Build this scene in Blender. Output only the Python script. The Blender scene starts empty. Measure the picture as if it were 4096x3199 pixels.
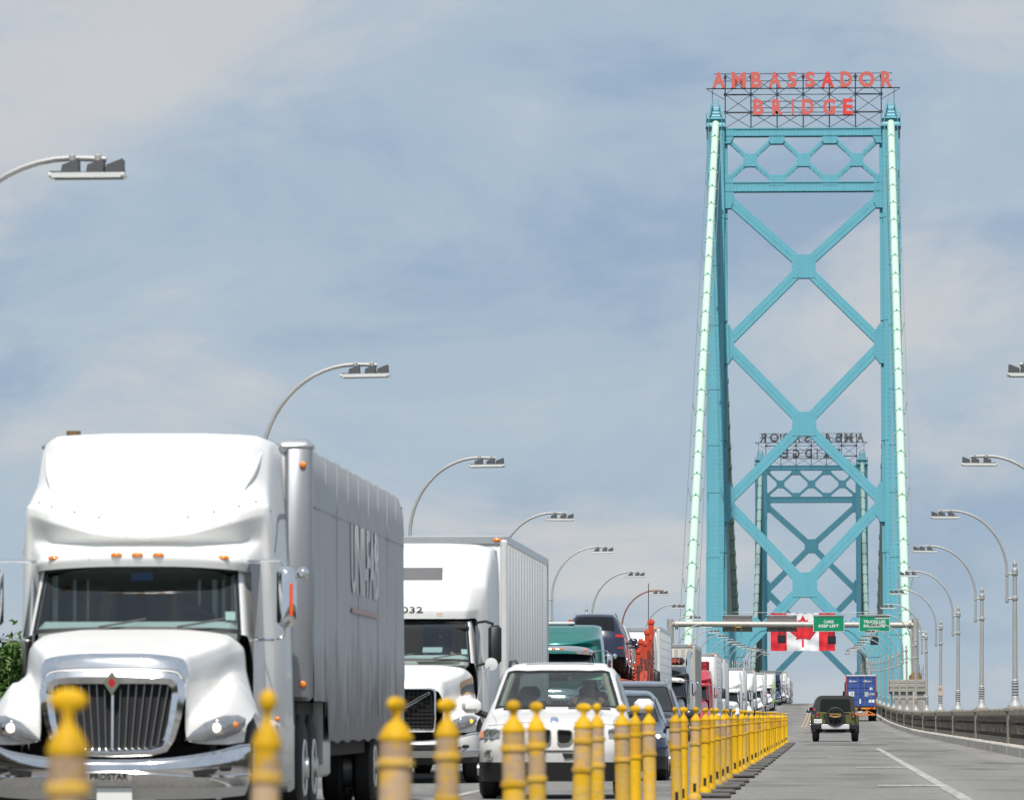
import bpy, math, random
import numpy as np
from mathutils import Vector, Matrix, Euler
random.seed(7)
SC = bpy.context.scene
COL = SC.collection
R = math.radians
PI = math.pi

# ------------------------------------------------------------------ camera
cam_d = bpy.data.cameras.new('camera')
cam = bpy.data.objects.new('camera', cam_d)
COL.objects.link(cam)
cam.location = (0, 0, 1.0)
cam.rotation_euler = (R(90 + 4.5656), 0, R(2.6537))
cam_d.sensor_width = 36.0
cam_d.lens = 234.67
cam_d.clip_start = 0.5
cam_d.clip_end = 12000
cam_d.dof.use_dof = True
cam_d.dof.focus_distance = 240.0
cam_d.dof.aperture_fstop = 8.6
SC.camera = cam

# ------------------------------------------------------------------ light
SUN_EL, SUN_AZ = 57.0, 3.5         # azimuth: degrees to the left of straight behind the camera
world = bpy.data.worlds.new('World')
SC.world = world
world.use_nodes = True
nt = world.node_tree
nt.nodes.clear()
def wn(t, **k):
    n = nt.nodes.new(t)
    for a, b in k.items():
        setattr(n, a, b)
    return n
w_out = wn('ShaderNodeOutputWorld')
w_sky = wn('ShaderNodeTexSky', sky_type='NISHITA', sun_disc=False)
w_sky.sun_elevation = R(SUN_EL)
w_sky.sun_rotation = R(180 + SUN_AZ)
w_bg = wn('ShaderNodeBackground'); w_bg.inputs[1].default_value = 0.09
w_cl = wn('ShaderNodeBackground'); w_cl.inputs[1].default_value = 1.0
w_mx = wn('ShaderNodeMixShader'); w_mx.inputs[0].default_value = 0.86
w_tc = wn('ShaderNodeTexCoord')
def wnoise(scale, detail, rough, loc=(0, 0, 0), dist=0.0):
    m = wn('ShaderNodeMapping'); m.inputs['Scale'].default_value = scale; m.inputs['Location'].default_value = loc
    n = wn('ShaderNodeTexNoise'); n.inputs['Scale'].default_value = 1.0; n.inputs['Detail'].default_value = detail
    n.inputs['Roughness'].default_value = rough; n.inputs['Distortion'].default_value = dist
    nt.links.new(w_tc.outputs['Generated'], m.inputs[0]); nt.links.new(m.outputs[0], n.inputs[0])
    return n
def wramp(src, stops):
    r = wn('ShaderNodeValToRGB')
    r.color_ramp.interpolation = 'EASE'
    el = r.color_ramp.elements
    for i, (p, c) in enumerate(stops):
        e = el[i] if i < 2 else el.new(p)
        e.position = p; e.color = c if len(c) == 4 else (*c, 1)
    nt.links.new(src, r.inputs[0])
    return r
n1 = wnoise((16, 16, 29), 7, 0.58, (3.1, 0.4, 0.2), 0.4)
n2 = wnoise((11, 11, 25), 7, 0.58, (0.7, 2.2, 1.9), 0.45)
r1 = wramp(n1.outputs[0], [(0.30, (0.30, 0.41, 0.57)), (0.5, (0.415, 0.515, 0.63)), (0.74, (0.585, 0.615, 0.655))])
r2 = wramp(n2.outputs[0], [(0.47, (0, 0, 0)), (0.66, (0.82, 0.82, 0.82))])
w_m2 = wn('ShaderNodeMix', data_type='RGBA')
nt.links.new(r2.outputs[0], w_m2.inputs[0]); nt.links.new(r1.outputs[0], w_m2.inputs[6])
w_m2.inputs[7].default_value = (0.66, 0.645, 0.645, 1)
nt.links.new(w_m2.outputs[2], w_cl.inputs[0]); nt.links.new(w_sky.outputs[0], w_bg.inputs[0])
nt.links.new(w_bg.outputs[0], w_mx.inputs[1]); nt.links.new(w_cl.outputs[0], w_mx.inputs[2])
nt.links.new(w_mx.outputs[0], w_out.inputs[0])
sun_d = bpy.data.lights.new('sun', 'SUN')
sun_d.energy = 4.6; sun_d.angle = R(0.53); sun_d.color = (1.0, 0.955, 0.89)
sun = bpy.data.objects.new('sun', sun_d); COL.objects.link(sun)
sd = Vector((-math.sin(R(SUN_AZ)) * math.cos(R(SUN_EL)), -math.cos(R(SUN_AZ)) * math.cos(R(SUN_EL)), math.sin(R(SUN_EL))))
sun.rotation_euler = sd.to_track_quat('Z', 'Y').to_euler()
SC.view_settings.view_transform = 'Standard'
SC.view_settings.look = 'None'
SC.view_settings.gamma = 1.0
SC.view_settings.use_curve_mapping = False
SC.view_settings.exposure = 0.0
SC.render.engine = 'CYCLES'
SC.cycles.use_denoising = True
SC.cycles.max_bounces = 8
SC.cycles.transparent_max_bounces = 12

# ------------------------------------------------------------------ materials
MATS = {}
def mat(name, col, rough=0.5, metal=0.0, coat=0.0, var=0.10, scale=2.5, bump=0.0, bscale=40.0, spec=0.5, emit=0.0, ecol=None, stretch=(1, 1, 1)):
    m = bpy.data.materials.new(name); m.use_nodes = True
    t = m.node_tree; b = t.nodes['Principled BSDF']
    b.inputs['Roughness'].default_value = rough; b.inputs['Metallic'].default_value = metal
    b.inputs['Coat Weight'].default_value = coat; b.inputs['Coat Roughness'].default_value = 0.06
    b.inputs['Specular IOR Level'].default_value = spec
    tc = t.nodes.new('ShaderNodeTexCoord'); mp = t.nodes.new('ShaderNodeMapping'); mp.inputs['Scale'].default_value = stretch
    n = t.nodes.new('ShaderNodeTexNoise'); n.inputs['Scale'].default_value = scale; n.inputs['Detail'].default_value = 5
    t.links.new(tc.outputs['Object'], mp.inputs[0]); t.links.new(mp.outputs[0], n.inputs[0])
    mx = t.nodes.new('ShaderNodeMix'); mx.data_type = 'RGBA'
    mx.inputs[6].default_value = (*[max(0, c * (1 - var)) for c in col], 1); mx.inputs[7].default_value = (*[min(1, c * (1 + var)) for c in col], 1)
    t.links.new(n.outputs[0], mx.inputs[0]); t.links.new(mx.outputs[2], b.inputs['Base Color'])
    if bump:
        n2 = t.nodes.new('ShaderNodeTexNoise'); n2.inputs['Scale'].default_value = bscale; n2.inputs['Detail'].default_value = 3
        t.links.new(mp.outputs[0], n2.inputs[0])
        bp = t.nodes.new('ShaderNodeBump'); bp.inputs['Strength'].default_value = bump; bp.inputs['Distance'].default_value = 0.02
        t.links.new(n2.outputs[0], bp.inputs['Height']); t.links.new(bp.outputs[0], b.inputs['Normal'])
    if emit:
        b.inputs['Emission Color'].default_value = (*(ecol or col), 1); b.inputs['Emission Strength'].default_value = emit
    m['mixnode'] = mx.name
    MATS[name] = m
    return m
def glass(name, tint, base=0.10, blend=0.25):
    m = bpy.data.materials.new(name); m.use_nodes = True
    t = m.node_tree; t.nodes.clear()
    o = t.nodes.new('ShaderNodeOutputMaterial'); tr = t.nodes.new('ShaderNodeBsdfTransparent'); gl = t.nodes.new('ShaderNodeBsdfGlossy')
    tr.inputs[0].default_value = (*tint, 1); gl.inputs['Roughness'].default_value = 0.03
    lw = t.nodes.new('ShaderNodeLayerWeight'); lw.inputs[0].default_value = blend
    ad = t.nodes.new('ShaderNodeMath'); ad.operation = 'ADD'; ad.use_clamp = True; ad.inputs[1].default_value = base
    mx = t.nodes.new('ShaderNodeMixShader')
    tc = t.nodes.new('ShaderNodeTexCoord'); n = t.nodes.new('ShaderNodeTexNoise'); n.inputs['Scale'].default_value = 1.3
    bp = t.nodes.new('ShaderNodeBump'); bp.inputs['Strength'].default_value = 0.02
    t.links.new(tc.outputs['Object'], n.inputs[0]); t.links.new(n.outputs[0], bp.inputs['Height']); t.links.new(bp.outputs[0], gl.inputs['Normal'])
    t.links.new(lw.outputs['Fresnel'], ad.inputs[0]); t.links.new(ad.outputs[0], mx.inputs[0])
    t.links.new(tr.outputs[0], mx.inputs[1]); t.links.new(gl.outputs[0], mx.inputs[2]); t.links.new(mx.outputs[0], o.inputs[0])
    MATS[name] = m
    return m
W_ = mat('white_paint', (0.80, 0.80, 0.79), 0.34, coat=0.12, var=0.03, scale=1.2, spec=0.3)
W2 = mat('white_panel', (0.74, 0.75, 0.75), 0.4, var=0.07, scale=1.5)
CHROME = mat('chrome', (0.82, 0.83, 0.85), 0.07, 1.0, var=0.03, bump=0.02, bscale=6)
ALU = mat('aluminium', (0.62, 0.63, 0.64), 0.32, 0.85, var=0.12, scale=4)
BLACK = mat('black_plastic', (0.010, 0.010, 0.011), 0.5, var=0.2)
RUBBER = mat('tyre_rubber', (0.02, 0.02, 0.021), 0.8, var=0.25, scale=8, bump=0.3, bscale=60)
DARK = mat('dark_underbody', (0.012, 0.012, 0.013), 0.8, var=0.3)
CAVITY = mat('dark_interior', (0.015, 0.016, 0.02), 0.8, var=0.2)
DASH = mat('pale_dashboard', (0.62, 0.67, 0.62), 0.8, var=0.1, spec=0.2)
CURTAIN = mat('cab_curtain', (0.30, 0.31, 0.30), 0.9, var=0.25, scale=6, stretch=(6, 6, 0.3))
SEAT = mat('seat_fabric', (0.035, 0.035, 0.038), 0.9, var=0.15)
AMBER = mat('amber_lens', (0.85, 0.22, 0.015), 0.15, coat=1.0, var=0.15, scale=12)
REDL = mat('red_lens', (0.42, 0.012, 0.015), 0.15, coat=1.0, var=0.15)
LENS = mat('clear_lamp_lens', (0.30, 0.31, 0.33), 0.08, 0.35, coat=1.0, var=0.35, scale=14)
LAMPON = mat('lit_headlamp', (1, 0.95, 0.85), 0.2, emit=1.3, ecol=(1, 0.88, 0.68))
INDON = mat('lit_indicator', (1, 0.45, 0.05), 0.2, emit=2.2, ecol=(1, 0.36, 0.02))
GL_D = mat('dark_glass', (0.012, 0.015, 0.018), 0.06, var=0.2, spec=0.6)
GL_W = glass('windscreen_glass', (0.60, 0.70, 0.72), 0.09, 0.24)
GL_C = glass('car_glass', (0.62, 0.70, 0.68), 0.11, 0.25)
STICK = mat('sticker_white', (0.7, 0.78, 0.74), 0.6, var=0.05)

def grime(m, z0, z1, col, amount, speck=0.0):
    # road film: heavier low down, broken up by noise
    t = m.node_tree; b = t.nodes['Principled BSDF']; prev = b.inputs['Base Color'].links[0].from_socket
    tc = t.nodes.new('ShaderNodeTexCoord'); sp = t.nodes.new('ShaderNodeSeparateXYZ'); t.links.new(tc.outputs['Object'], sp.inputs[0])
    n = t.nodes.new('ShaderNodeTexNoise'); n.inputs['Scale'].default_value = 2.6; n.inputs['Detail'].default_value = 7; n.inputs['Roughness'].default_value = .68; t.links.new(tc.outputs['Object'], n.inputs[0])
    a = t.nodes.new('ShaderNodeMath'); a.operation = 'MULTIPLY_ADD'; a.inputs[1].default_value = -1.5; t.links.new(n.outputs[0], a.inputs[0]); t.links.new(sp.outputs[2], a.inputs[2])
    r = t.nodes.new('ShaderNodeMapRange'); r.inputs[1].default_value = z0 - .75; r.inputs[2].default_value = z1 - .75; r.inputs[3].default_value = amount; r.inputs[4].default_value = amount * .10; t.links.new(a.outputs[0], r.inputs[0])
    k = t.nodes.new('ShaderNodeMix'); k.data_type = 'RGBA'; k.inputs[7].default_value = (*col, 1); t.links.new(r.outputs[0], k.inputs[0]); t.links.new(prev, k.inputs[6])
    out = k.outputs[2]
    if speck:
        v = t.nodes.new('ShaderNodeTexNoise'); v.inputs['Scale'].default_value = 26; v.inputs['Detail'].default_value = 3; t.links.new(tc.outputs['Object'], v.inputs[0])
        r2 = t.nodes.new('ShaderNodeMapRange'); r2.inputs[1].default_value = .66; r2.inputs[2].default_value = .72; r2.inputs[4].default_value = speck; t.links.new(v.outputs[0], r2.inputs[0])
        k2 = t.nodes.new('ShaderNodeMix'); k2.data_type = 'RGBA'; k2.inputs[7].default_value = (.12, .10, .07, 1); t.links.new(r2.outputs[0], k2.inputs[0]); t.links.new(out, k2.inputs[6]); out = k2.outputs[2]
    t.links.new(out, b.inputs['Base Color'])
grime(W_, .3, 1.7, (.42, .40, .36), .55, .25)
grime(W2, .8, 3.2, (.36, .35, .33), .55)
grime(CHROME, .2, .9, (.35, .33, .30), .5)
def curtain_mat():
    m = mat('grey_curtain_side', (0.47, 0.475, 0.49), 0.55, var=0.12, scale=1.1, stretch=(1, 3.0, 0.35), bump=0.04, bscale=3)
    t = m.node_tree; b = t.nodes['Principled BSDF']; mx = t.nodes[m['mixnode']]
    tc = t.nodes.new('ShaderNodeTexCoord'); sp = t.nodes.new('ShaderNodeSeparateXYZ'); t.links.new(tc.outputs['Object'], sp.inputs[0])
    n = t.nodes.new('ShaderNodeTexNoise'); n.inputs['Scale'].default_value = 1.4; n.inputs['Detail'].default_value = 6; t.links.new(tc.outputs['Object'], n.inputs[0])
    a = t.nodes.new('ShaderNodeMath'); a.operation = 'MULTIPLY_ADD'; a.inputs[1].default_value = 1.6; t.links.new(n.outputs[0], a.inputs[0]); t.links.new(sp.outputs[2], a.inputs[2])
    r = t.nodes.new('ShaderNodeMapRange'); r.inputs[1].default_value = 1.75; r.inputs[2].default_value = 2.6; r.inputs[3].default_value = 0.75; r.inputs[4].default_value = 0.0; t.links.new(a.outputs[0], r.inputs[0])
    m2 = t.nodes.new('ShaderNodeMix'); m2.data_type = 'RGBA'; m2.inputs[7].default_value = (0.07, 0.06, 0.055, 1)
    t.links.new(r.outputs[0], m2.inputs[0]); t.links.new(mx.outputs[2], m2.inputs[6]); t.links.new(m2.outputs[2], b.inputs['Base Color'])
    return m
CURT = curtain_mat()

# ------------------------------------------------------------------ mesh helpers
class MB:
    def __init__(s):
        s.v = []; s.f = []; s.m = []
    def add(s, vs, fs, mi=0, M=None):
        o = len(s.v)
        if M is not None:
            vs = [M @ Vector(p) for p in vs]
        s.v.extend([tuple(p) for p in vs])
        for f in fs:
            s.f.append([i + o for i in f]); s.m.append(mi)
        return s
    def box(s, c, d, ch=0.0, mi=0, rot=None):
        x, y, z = d[0] / 2, d[1] / 2, d[2] / 2
        M = Matrix.Translation(c) @ (rot.to_matrix().to_4x4() if rot is not None else Matrix())
        if ch <= 0:
            vs = [(-x, -y, -z), (x, -y, -z), (x, y, -z), (-x, y, -z), (-x, -y, z), (x, -y, z), (x, y, z), (-x, y, z)]
            return s.add(vs, [(0, 3, 2, 1), (4, 5, 6, 7), (0, 1, 5, 4), (1, 2, 6, 5), (2, 3, 7, 6), (3, 0, 4, 7)], mi, M)
        ch = min(ch, x * 0.98, y * 0.98, z * 0.98)
        vs = []; idx = {}
        for sx in (-1, 1):
            for sy in (-1, 1):
                for sz in (-1, 1):
                    for ax in range(3):
                        p = [sx * (x - ch), sy * (y - ch), sz * (z - ch)]
                        p[ax] = (sx * x, sy * y, sz * z)[ax]
                        idx[sx, sy, sz, ax] = len(vs); vs.append(tuple(p))
        fs = []
        def q(*k):
            fs.append(tuple(idx[a] for a in k))
        for sg in (-1, 1):
            q((sg, -1, -1, 0), (sg, 1, -1, 0), (sg, 1, 1, 0), (sg, -1, 1, 0))
            q((-1, sg, -1, 1), (1, sg, -1, 1), (1, sg, 1, 1), (-1, sg, 1, 1))
            q((-1, -1, sg, 2), (1, -1, sg, 2), (1, 1, sg, 2), (-1, 1, sg, 2))
            for sh in (-1, 1):
                q((sg, sh, -1, 0), (sg, sh, 1, 0), (sg, sh, 1, 1), (sg, sh, -1, 1))
                q((sg, -1, sh, 0), (sg, 1, sh, 0), (sg, 1, sh, 2), (sg, -1, sh, 2))
                q((-1, sg, sh, 1), (1, sg, sh, 1), (1, sg, sh, 2), (-1, sg, sh, 2))
        for a in (-1, 1):
            for b in (-1, 1):
                for c_ in (-1, 1):
                    q((a, b, c_, 0), (a, b, c_, 1), (a, b, c_, 2))
        return s.add(vs, fs, mi, M)
    def frustum(s, c, d0, d1, h, mi=0):
        a, b = d0[0] / 2, d0[1] / 2; e, g = d1[0] / 2, d1[1] / 2
        vs = [(-a, -b, 0), (a, -b, 0), (a, b, 0), (-a, b, 0), (-e, -g, h), (e, -g, h), (e, g, h), (-e, g, h)]
        return s.add(vs, [(0, 3, 2, 1), (4, 5, 6, 7), (0, 1, 5, 4), (1, 2, 6, 5), (2, 3, 7, 6), (3, 0, 4, 7)], mi, Matrix.Translation(c))
    def tube(s, pts, r, n=8, mi=0, cap=True):
        pts = [Vector(p) for p in pts]
        rs = r if isinstance(r, (list, tuple)) else [r] * len(pts)
        vs = []; fs = []
        up = None
        for i, p in enumerate(pts):
            d = (pts[min(i + 1, len(pts) - 1)] - pts[max(i - 1, 0)]).normalized()
            if up is None:
                up = Vector((0, 0, 1)) if abs(d.z) < 0.9 else Vector((1, 0, 0))
            a = d.cross(up)
            if a.length < 1e-6:
                a = d.orthogonal()
            a.normalize(); b = a.cross(d).normalized(); up = b
            for k in range(n):
                t = 2 * PI * k / n
                vs.append(p + a * (math.cos(t) * rs[i]) + b * (math.sin(t) * rs[i]))
        for i in range(len(pts) - 1):
            for k in range(n):
                fs.append((i * n + k, (i + 1) * n + k, (i + 1) * n + (k + 1) % n, i * n + (k + 1) % n))
        if cap:
            fs.append(tuple(range(n))); fs.append(tuple(range((len(pts) - 1) * n + n - 1, (len(pts) - 1) * n - 1, -1)))
        return s.add(vs, fs, mi)
    def lathe(s, prof, n=16, mi=0, M=None):
        vs = []; fs = []
        for r, z in prof:
            for k in range(n):
                t = 2 * PI * k / n
                vs.append((r * math.cos(t), r * math.sin(t), z))
        for i in range(len(prof) - 1):
            for k in range(n):
                fs.append((i * n + k, i * n + (k + 1) % n, (i + 1) * n + (k + 1) % n, (i + 1) * n + k))
        fs.append(tuple(range(n - 1, -1, -1))); fs.append(tuple(range((len(prof) - 1) * n, len(prof) * n)))
        return s.add(vs, fs, mi, M)
    def prism(s, poly, y0, y1, mi=0, M=None):
        # polygon in x,z; extruded along y
        n = len(poly)
        vs = [(x, y0, z) for x, z in poly] + [(x, y1, z) for x, z in poly]
        fs = [tuple(range(n)), tuple(range(2 * n - 1, n - 1, -1))]
        for i in range(n):
            fs.append((i, i + n, (i + 1) % n + n, (i + 1) % n))
        return s.add(vs, fs, mi, M)
    def ball(s, c, r, n=10, mi=0):
        r = r if isinstance(r, (list, tuple)) else (r, r, r)
        prof = [(math.sin(PI * i / n), -math.cos(PI * i / n)) for i in range(n + 1)]
        prof[0] = (0.01, -1); prof[-1] = (0.01, 1)
        return s.lathe(prof, max(8, n), mi, Matrix.Translation(c) @ Matrix.Diagonal((*r, 1)))
    def build(s, name, m, parent=None, smooth=35, weld=False, **props):
        me = bpy.data.meshes.new(name)
        me.from_pydata(s.v, [], s.f)
        ms = m if isinstance(m, (list, tuple)) else [m]
        for x in ms:
            me.materials.append(x)
        if len(ms) > 1:
            me.polygons.foreach_set('material_index', s.m)
        if weld:
            import bmesh
            bm = bmesh.new(); bm.from_mesh(me); bmesh.ops.remove_doubles(bm, verts=bm.verts, dist=0.0008)
            bm.to_mesh(me); bm.free()
        if smooth:
            me.shade_smooth(); me.set_sharp_from_angle(angle=R(smooth))
        me.update()
        return obj(name, me, parent, **props)
def obj(name, me, parent=None, **props):
    o = bpy.data.objects.new(name, me); COL.objects.link(o)
    if parent is not None:
        o.parent = parent
    for k, v in props.items():
        o[k] = v
    return o
def thing(name, label, cat, loc=(0, 0, 0), rot=(0, 0, 0), group=None):
    o = bpy.data.objects.new(name, None); COL.objects.link(o)
    o.location = loc; o.rotation_euler = rot; o['label'] = label; o['category'] = cat
    if group:
        o['group'] = group
    return o
KIDS = {}
def copy_tree(o, parent=None):
    c = o.copy(); COL.objects.link(c)
    if parent is not None:
        c.parent = parent
    for ch in list(o.children):
        copy_tree(ch, c)
    return c

class Surf:
    """Smooth surface through a grid of control points; row index u, column index v (v = 0 is the centre line x = 0)."""
    def __init__(s, P, lin_u=False, sharp=0.0):
        s.P = np.array(P, float); s.lin_u = lin_u; s.sharp = sharp
    def row(s, i):
        n = len(s.P)
        if 0 <= i < n: return s.P[i]
        if i < 0: return 2 * s.P[0] - s.P[1]
        return 2 * s.P[n - 1] - s.P[n - 2]
    def colr(s, r, j):
        n = len(r)
        if 0 <= j < n: return r[j]
        if j < 0: return r[-j] * np.array((-1, 1, 1))
        return 2 * r[n - 1] - r[n - 2]
    @staticmethod
    def cr(a, b, c, d, t):
        # centripetal Catmull-Rom: no overshoot where control points crowd together
        L = lambda p: np.maximum(np.sqrt(np.sqrt((p * p).sum(-1, keepdims=True))), 1e-4)
        t1 = L(b - a); t2 = t1 + L(c - b); t3 = t2 + L(d - c); q = t1 + (t2 - t1) * t
        a1 = (t1 - q) / t1 * a + q / t1 * b; a2 = (t2 - q) / (t2 - t1) * b + (q - t1) / (t2 - t1) * c; a3 = (t3 - q) / (t3 - t2) * c + (q - t2) / (t3 - t2) * d
        b1 = (t2 - q) / t2 * a1 + q / t2 * a2; b2 = (t3 - q) / (t3 - t1) * a2 + (q - t1) / (t3 - t1) * a3
        return (t2 - q) / (t2 - t1) * b1 + (q - t1) / (t2 - t1) * b2
    def ev(s, u, v):
        i = min(max(int(math.floor(u)), 0), len(s.P) - 2); t = u - i
        if s.lin_u:
            r = s.P[i] * (1 - t) + s.P[i + 1] * t
        else:
            r = s.cr(s.row(i - 1), s.row(i), s.row(i + 1), s.row(i + 2), t)
        j = min(max(int(math.floor(v)), 0), s.P.shape[1] - 2); q = v - j
        p = s.cr(s.colr(r, j - 1), s.colr(r, j), s.colr(r, j + 1), s.colr(r, j + 2), q)
        if s.sharp:
            r2 = s.P[i] * (1 - t) + s.P[i + 1] * t
            p = p * (1 - s.sharp) + (r2[j] * (1 - q) + r2[j + 1] * q) * s.sharp
        return p
    def nrm(s, u, v):
        e = 0.02
        a = s.ev(min(u + e, len(s.P) - 1), v) - s.ev(max(u - e, 0), v); b = s.ev(u, v + e) - s.ev(u, v - e)
        n = np.cross(b, a); l = np.linalg.norm(n)
        return n / l if l > 1e-9 else n
    def mesh(s, mb, us, vs, off=0.0, holes=(), mirror=True, mi=0, sides=(1, -1), flip=False):
        pts = np.array([[s.ev(u, v) + (s.nrm(u, v) * off if off else 0) for v in vs] for u in us])
        for sg in (sides if mirror else (1,)):
            vv = [(p[0] * sg, p[1], p[2]) for row in pts for p in row]
            fs = []
            n = len(vs)
            for i in range(len(us) - 1):
                for j in range(n - 1):
                    cu, cv = (us[i] + us[i + 1]) / 2, (vs[j] + vs[j + 1]) / 2
                    if any(h[0] < cu < h[1] and h[2] < cv < h[3] for h in holes):
                        continue
                    q = (i * n + j, i * n + j + 1, (i + 1) * n + j + 1, (i + 1) * n + j)
                    if (sg < 0) != flip: q = q[::-1]
                    fs.append(q)
            mb.add(vv, fs, mi)
        return mb
def lin(a, b, n):
    return [a + (b - a) * i / n for i in range(n + 1)]
def lines(lo, hi, step, extra=()):
    n = max(1, round((hi - lo) / step))
    s = sorted(set([round(x, 4) for x in lin(lo, hi, n)] + [round(x, 4) for x in extra if lo <= x <= hi]))
    out = [s[0]]
    for x in s[1:]:
        if x - out[-1] < step * 0.18 and x not in extra:
            continue
        out.append(x)
    return out
TEXTS = {}
def text_mesh(txt, h=None, w=None, depth=0.01, bold=0.0, face='-Y'):
    """Mesh of a line of lettering, upright, centred on the origin, scaled into width w and height h, facing -Y, +Y or +X."""
    cu = bpy.data.curves.new('lettering', 'FONT'); cu.body = txt; cu.size = 1.0; cu.align_x = 'CENTER'; cu.extrude = 0.5; cu.offset = bold
    cu.resolution_u = 3
    o = bpy.data.objects.new('lettering', cu)
    me = bpy.data.meshes.new_from_object(o)
    bpy.data.objects.remove(o)
    co = np.array([v.co[:] for v in me.vertices]); lo, hi = co.min(0), co.max(0)
    sy = h / (hi[1] - lo[1]); sx = w / (hi[0] - lo[0]) if w else sy
    me.transform(Matrix.Diagonal((sx, sy, depth, 1)) @ Matrix.Translation((-(lo[0] + hi[0]) / 2, -(lo[1] + hi[1]) / 2, 0)))
    rz = {'-Y': 0, '+X': 90, '+Y': 180, '-X': -90}[face]
    me.transform(Matrix.Rotation(R(rz), 4, 'Z') @ Matrix.Rotation(R(90), 4, 'X'))
    return me
def text_obj(name, txt, m, loc, parent=None, **k):
    me = text_mesh(txt, **k); me.name = name
    me.materials.clear(); me.materials.append(m)
    o = obj(name, me, parent); o.location = loc
    return o

# ------------------------------------------------------------------ the road's line
AXIS = -1.88
YT1, YT2 = 775.0, 1339.0
YM = (YT1 + YT2) / 2
G0 = 0.0324
def zroad(y):
    if y <= 300: return G0 * y
    if y <= YT1: return G0 * y + 1.0e-5 * (y - 300) ** 2
    z1 = G0 * YT1 + 1.0e-5 * (YT1 - 300) ** 2
    s1 = G0 + 2.0e-5 * (YT1 - 300); h = YM - YT1
    if y <= YT2:
        t = y - YT1
        return z1 + s1 * t - s1 * t * t / (2 * h)
    return z1 - s1 * (y - YT2)
def slope(y):
    return (zroad(y + 0.5) - zroad(y - 0.5))
def onroad(x, y, dz=0.0):
    return (x, y, zroad(y) + dz)
# ================================================================== SETTING
def road_mat():
    m = mat('road_surface', (0.272, 0.265, 0.252), 0.85, var=0.16, scale=1.0, stretch=(0.9, 0.03, 1), bump=0.15, bscale=30)
    t = m.node_tree; b = t.nodes['Principled BSDF']; mx = t.nodes[m['mixnode']]
    tc = t.nodes.new('ShaderNodeTexCoord')
    def noise(sc, st, det=4):
        mp = t.nodes.new('ShaderNodeMapping'); mp.inputs['Scale'].default_value = st
        n = t.nodes.new('ShaderNodeTexNoise'); n.inputs['Scale'].default_value = sc; n.inputs['Detail'].default_value = det; n.inputs['Roughness'].default_value = 0.65
        t.links.new(tc.outputs['Object'], mp.inputs[0]); t.links.new(mp.outputs[0], n.inputs[0])
        return n
    def mulmix(src, lo, hi, dark, prev):
        r = t.nodes.new('ShaderNodeMapRange'); r.inputs[1].default_value = lo; r.inputs[2].default_value = hi
        t.links.new(src, r.inputs[0])
        k = t.nodes.new('ShaderNodeMix'); k.data_type = 'RGBA'; k.blend_type = 'MULTIPLY'; k.inputs[7].default_value = dark
        t.links.new(r.outputs[0], k.inputs[0]); t.links.new(prev, k.inputs[6])
        return k.outputs[2]
    out = mx.outputs[2]
    out = mulmix(noise(1.0, (0.35, 0.06, 1)).outputs[0], 0.52, 0.75, (0.52, 0.52, 0.54, 1), out)      # patches
    out = mulmix(noise(1.0, (0.30, 0.14, 1), 7).outputs[0], 0.55, 0.68, (0.36, 0.36, 0.38, 1), out)      # tar seams and oil
    out = mulmix(noise(22.0, (1, 0.25, 1), 2).outputs[0], 0.35, 0.75, (0.62, 0.62, 0.62, 1), out)      # grain
    sp = t.nodes.new('ShaderNodeSeparateXYZ'); t.links.new(tc.outputs['Object'], sp.inputs[0])
    nz = noise(1.0, (.2, .02, 1)); wv = t.nodes.new('ShaderNodeMath'); wv.operation = 'MULTIPLY_ADD'; wv.inputs[1].default_value = .8; t.links.new(nz.outputs[0], wv.inputs[0]); t.links.new(sp.outputs[0], wv.inputs[2])
    mr = t.nodes.new('ShaderNodeMapRange'); mr.inputs[1].default_value = -8.1; mr.inputs[2].default_value = 5.15; t.links.new(wv.outputs[0], mr.inputs[0])
    cr = t.nodes.new('ShaderNodeValToRGB'); cr.color_ramp.interpolation = 'B_SPLINE'; el = cr.color_ramp.elements
    st = [(-8.1, 1), (-7.2, .72), (-6.3, .85), (-5.4, .72), (-4.6, 1), (-4.0, .75), (-3.2, .86), (-2.3, .75), (-1.4, 1), (-.65, .76), (.25, .88), (1.15, .76), (1.75, 1), (2.35, .74), (3.2, .86), (3.75, .80), (4.2, 1.1), (4.75, 1.5)]
    for i, (x, vv) in enumerate(st):
        e = el[i] if i < 2 else el.new((x + 8.1 + .4) / 13.25 if i else 0)
        e.position = min(1, (x + 8.1 + .4) / 13.25); e.color = (vv, vv * .995, vv * .98, 1)
    t.links.new(mr.outputs[0], cr.inputs[0])
    kk = t.nodes.new('ShaderNodeMix'); kk.data_type = 'RGBA'; kk.blend_type = 'MULTIPLY'; kk.inputs[0].default_value = 1
    t.links.new(out, kk.inputs[6]); t.links.new(cr.outputs[0], kk.inputs[7]); out = kk.outputs[2]
    t.links.new(out, b.inputs['Base Color'])
    return m
ROAD = road_mat()
CONC = mat('weathered_concrete', (0.33, 0.31, 0.275), 0.85, var=0.25, scale=1.6, bump=0.4, bscale=18)
CONC2 = mat('kerb_concrete', (0.46, 0.43, 0.385), 0.9, var=0.2, scale=1.2, bump=0.3, bscale=14)
RAILC = mat('railing_concrete', (0.19, 0.172, 0.145), 0.95, var=0.9, scale=26, bump=0.5, bscale=30, stretch=(1, .045, 1))
GRASS = mat('ground_grass', (0.06, 0.085, 0.035), 0.95, var=0.35, scale=0.15)
RIVER = mat('river_water', (0.03, 0.05, 0.055), 0.08, var=0.1, bump=0.3, bscale=0.6)
WLINE = mat('white_road_paint', (0.50, 0.49, 0.455), 0.85, var=0.35, scale=2.0, stretch=(2, 0.2, 1))
YLINE = mat('yellow_road_paint', (0.62, 0.33, 0.03), 0.8, var=0.2, scale=2.0, stretch=(2, 0.2, 1))

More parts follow.
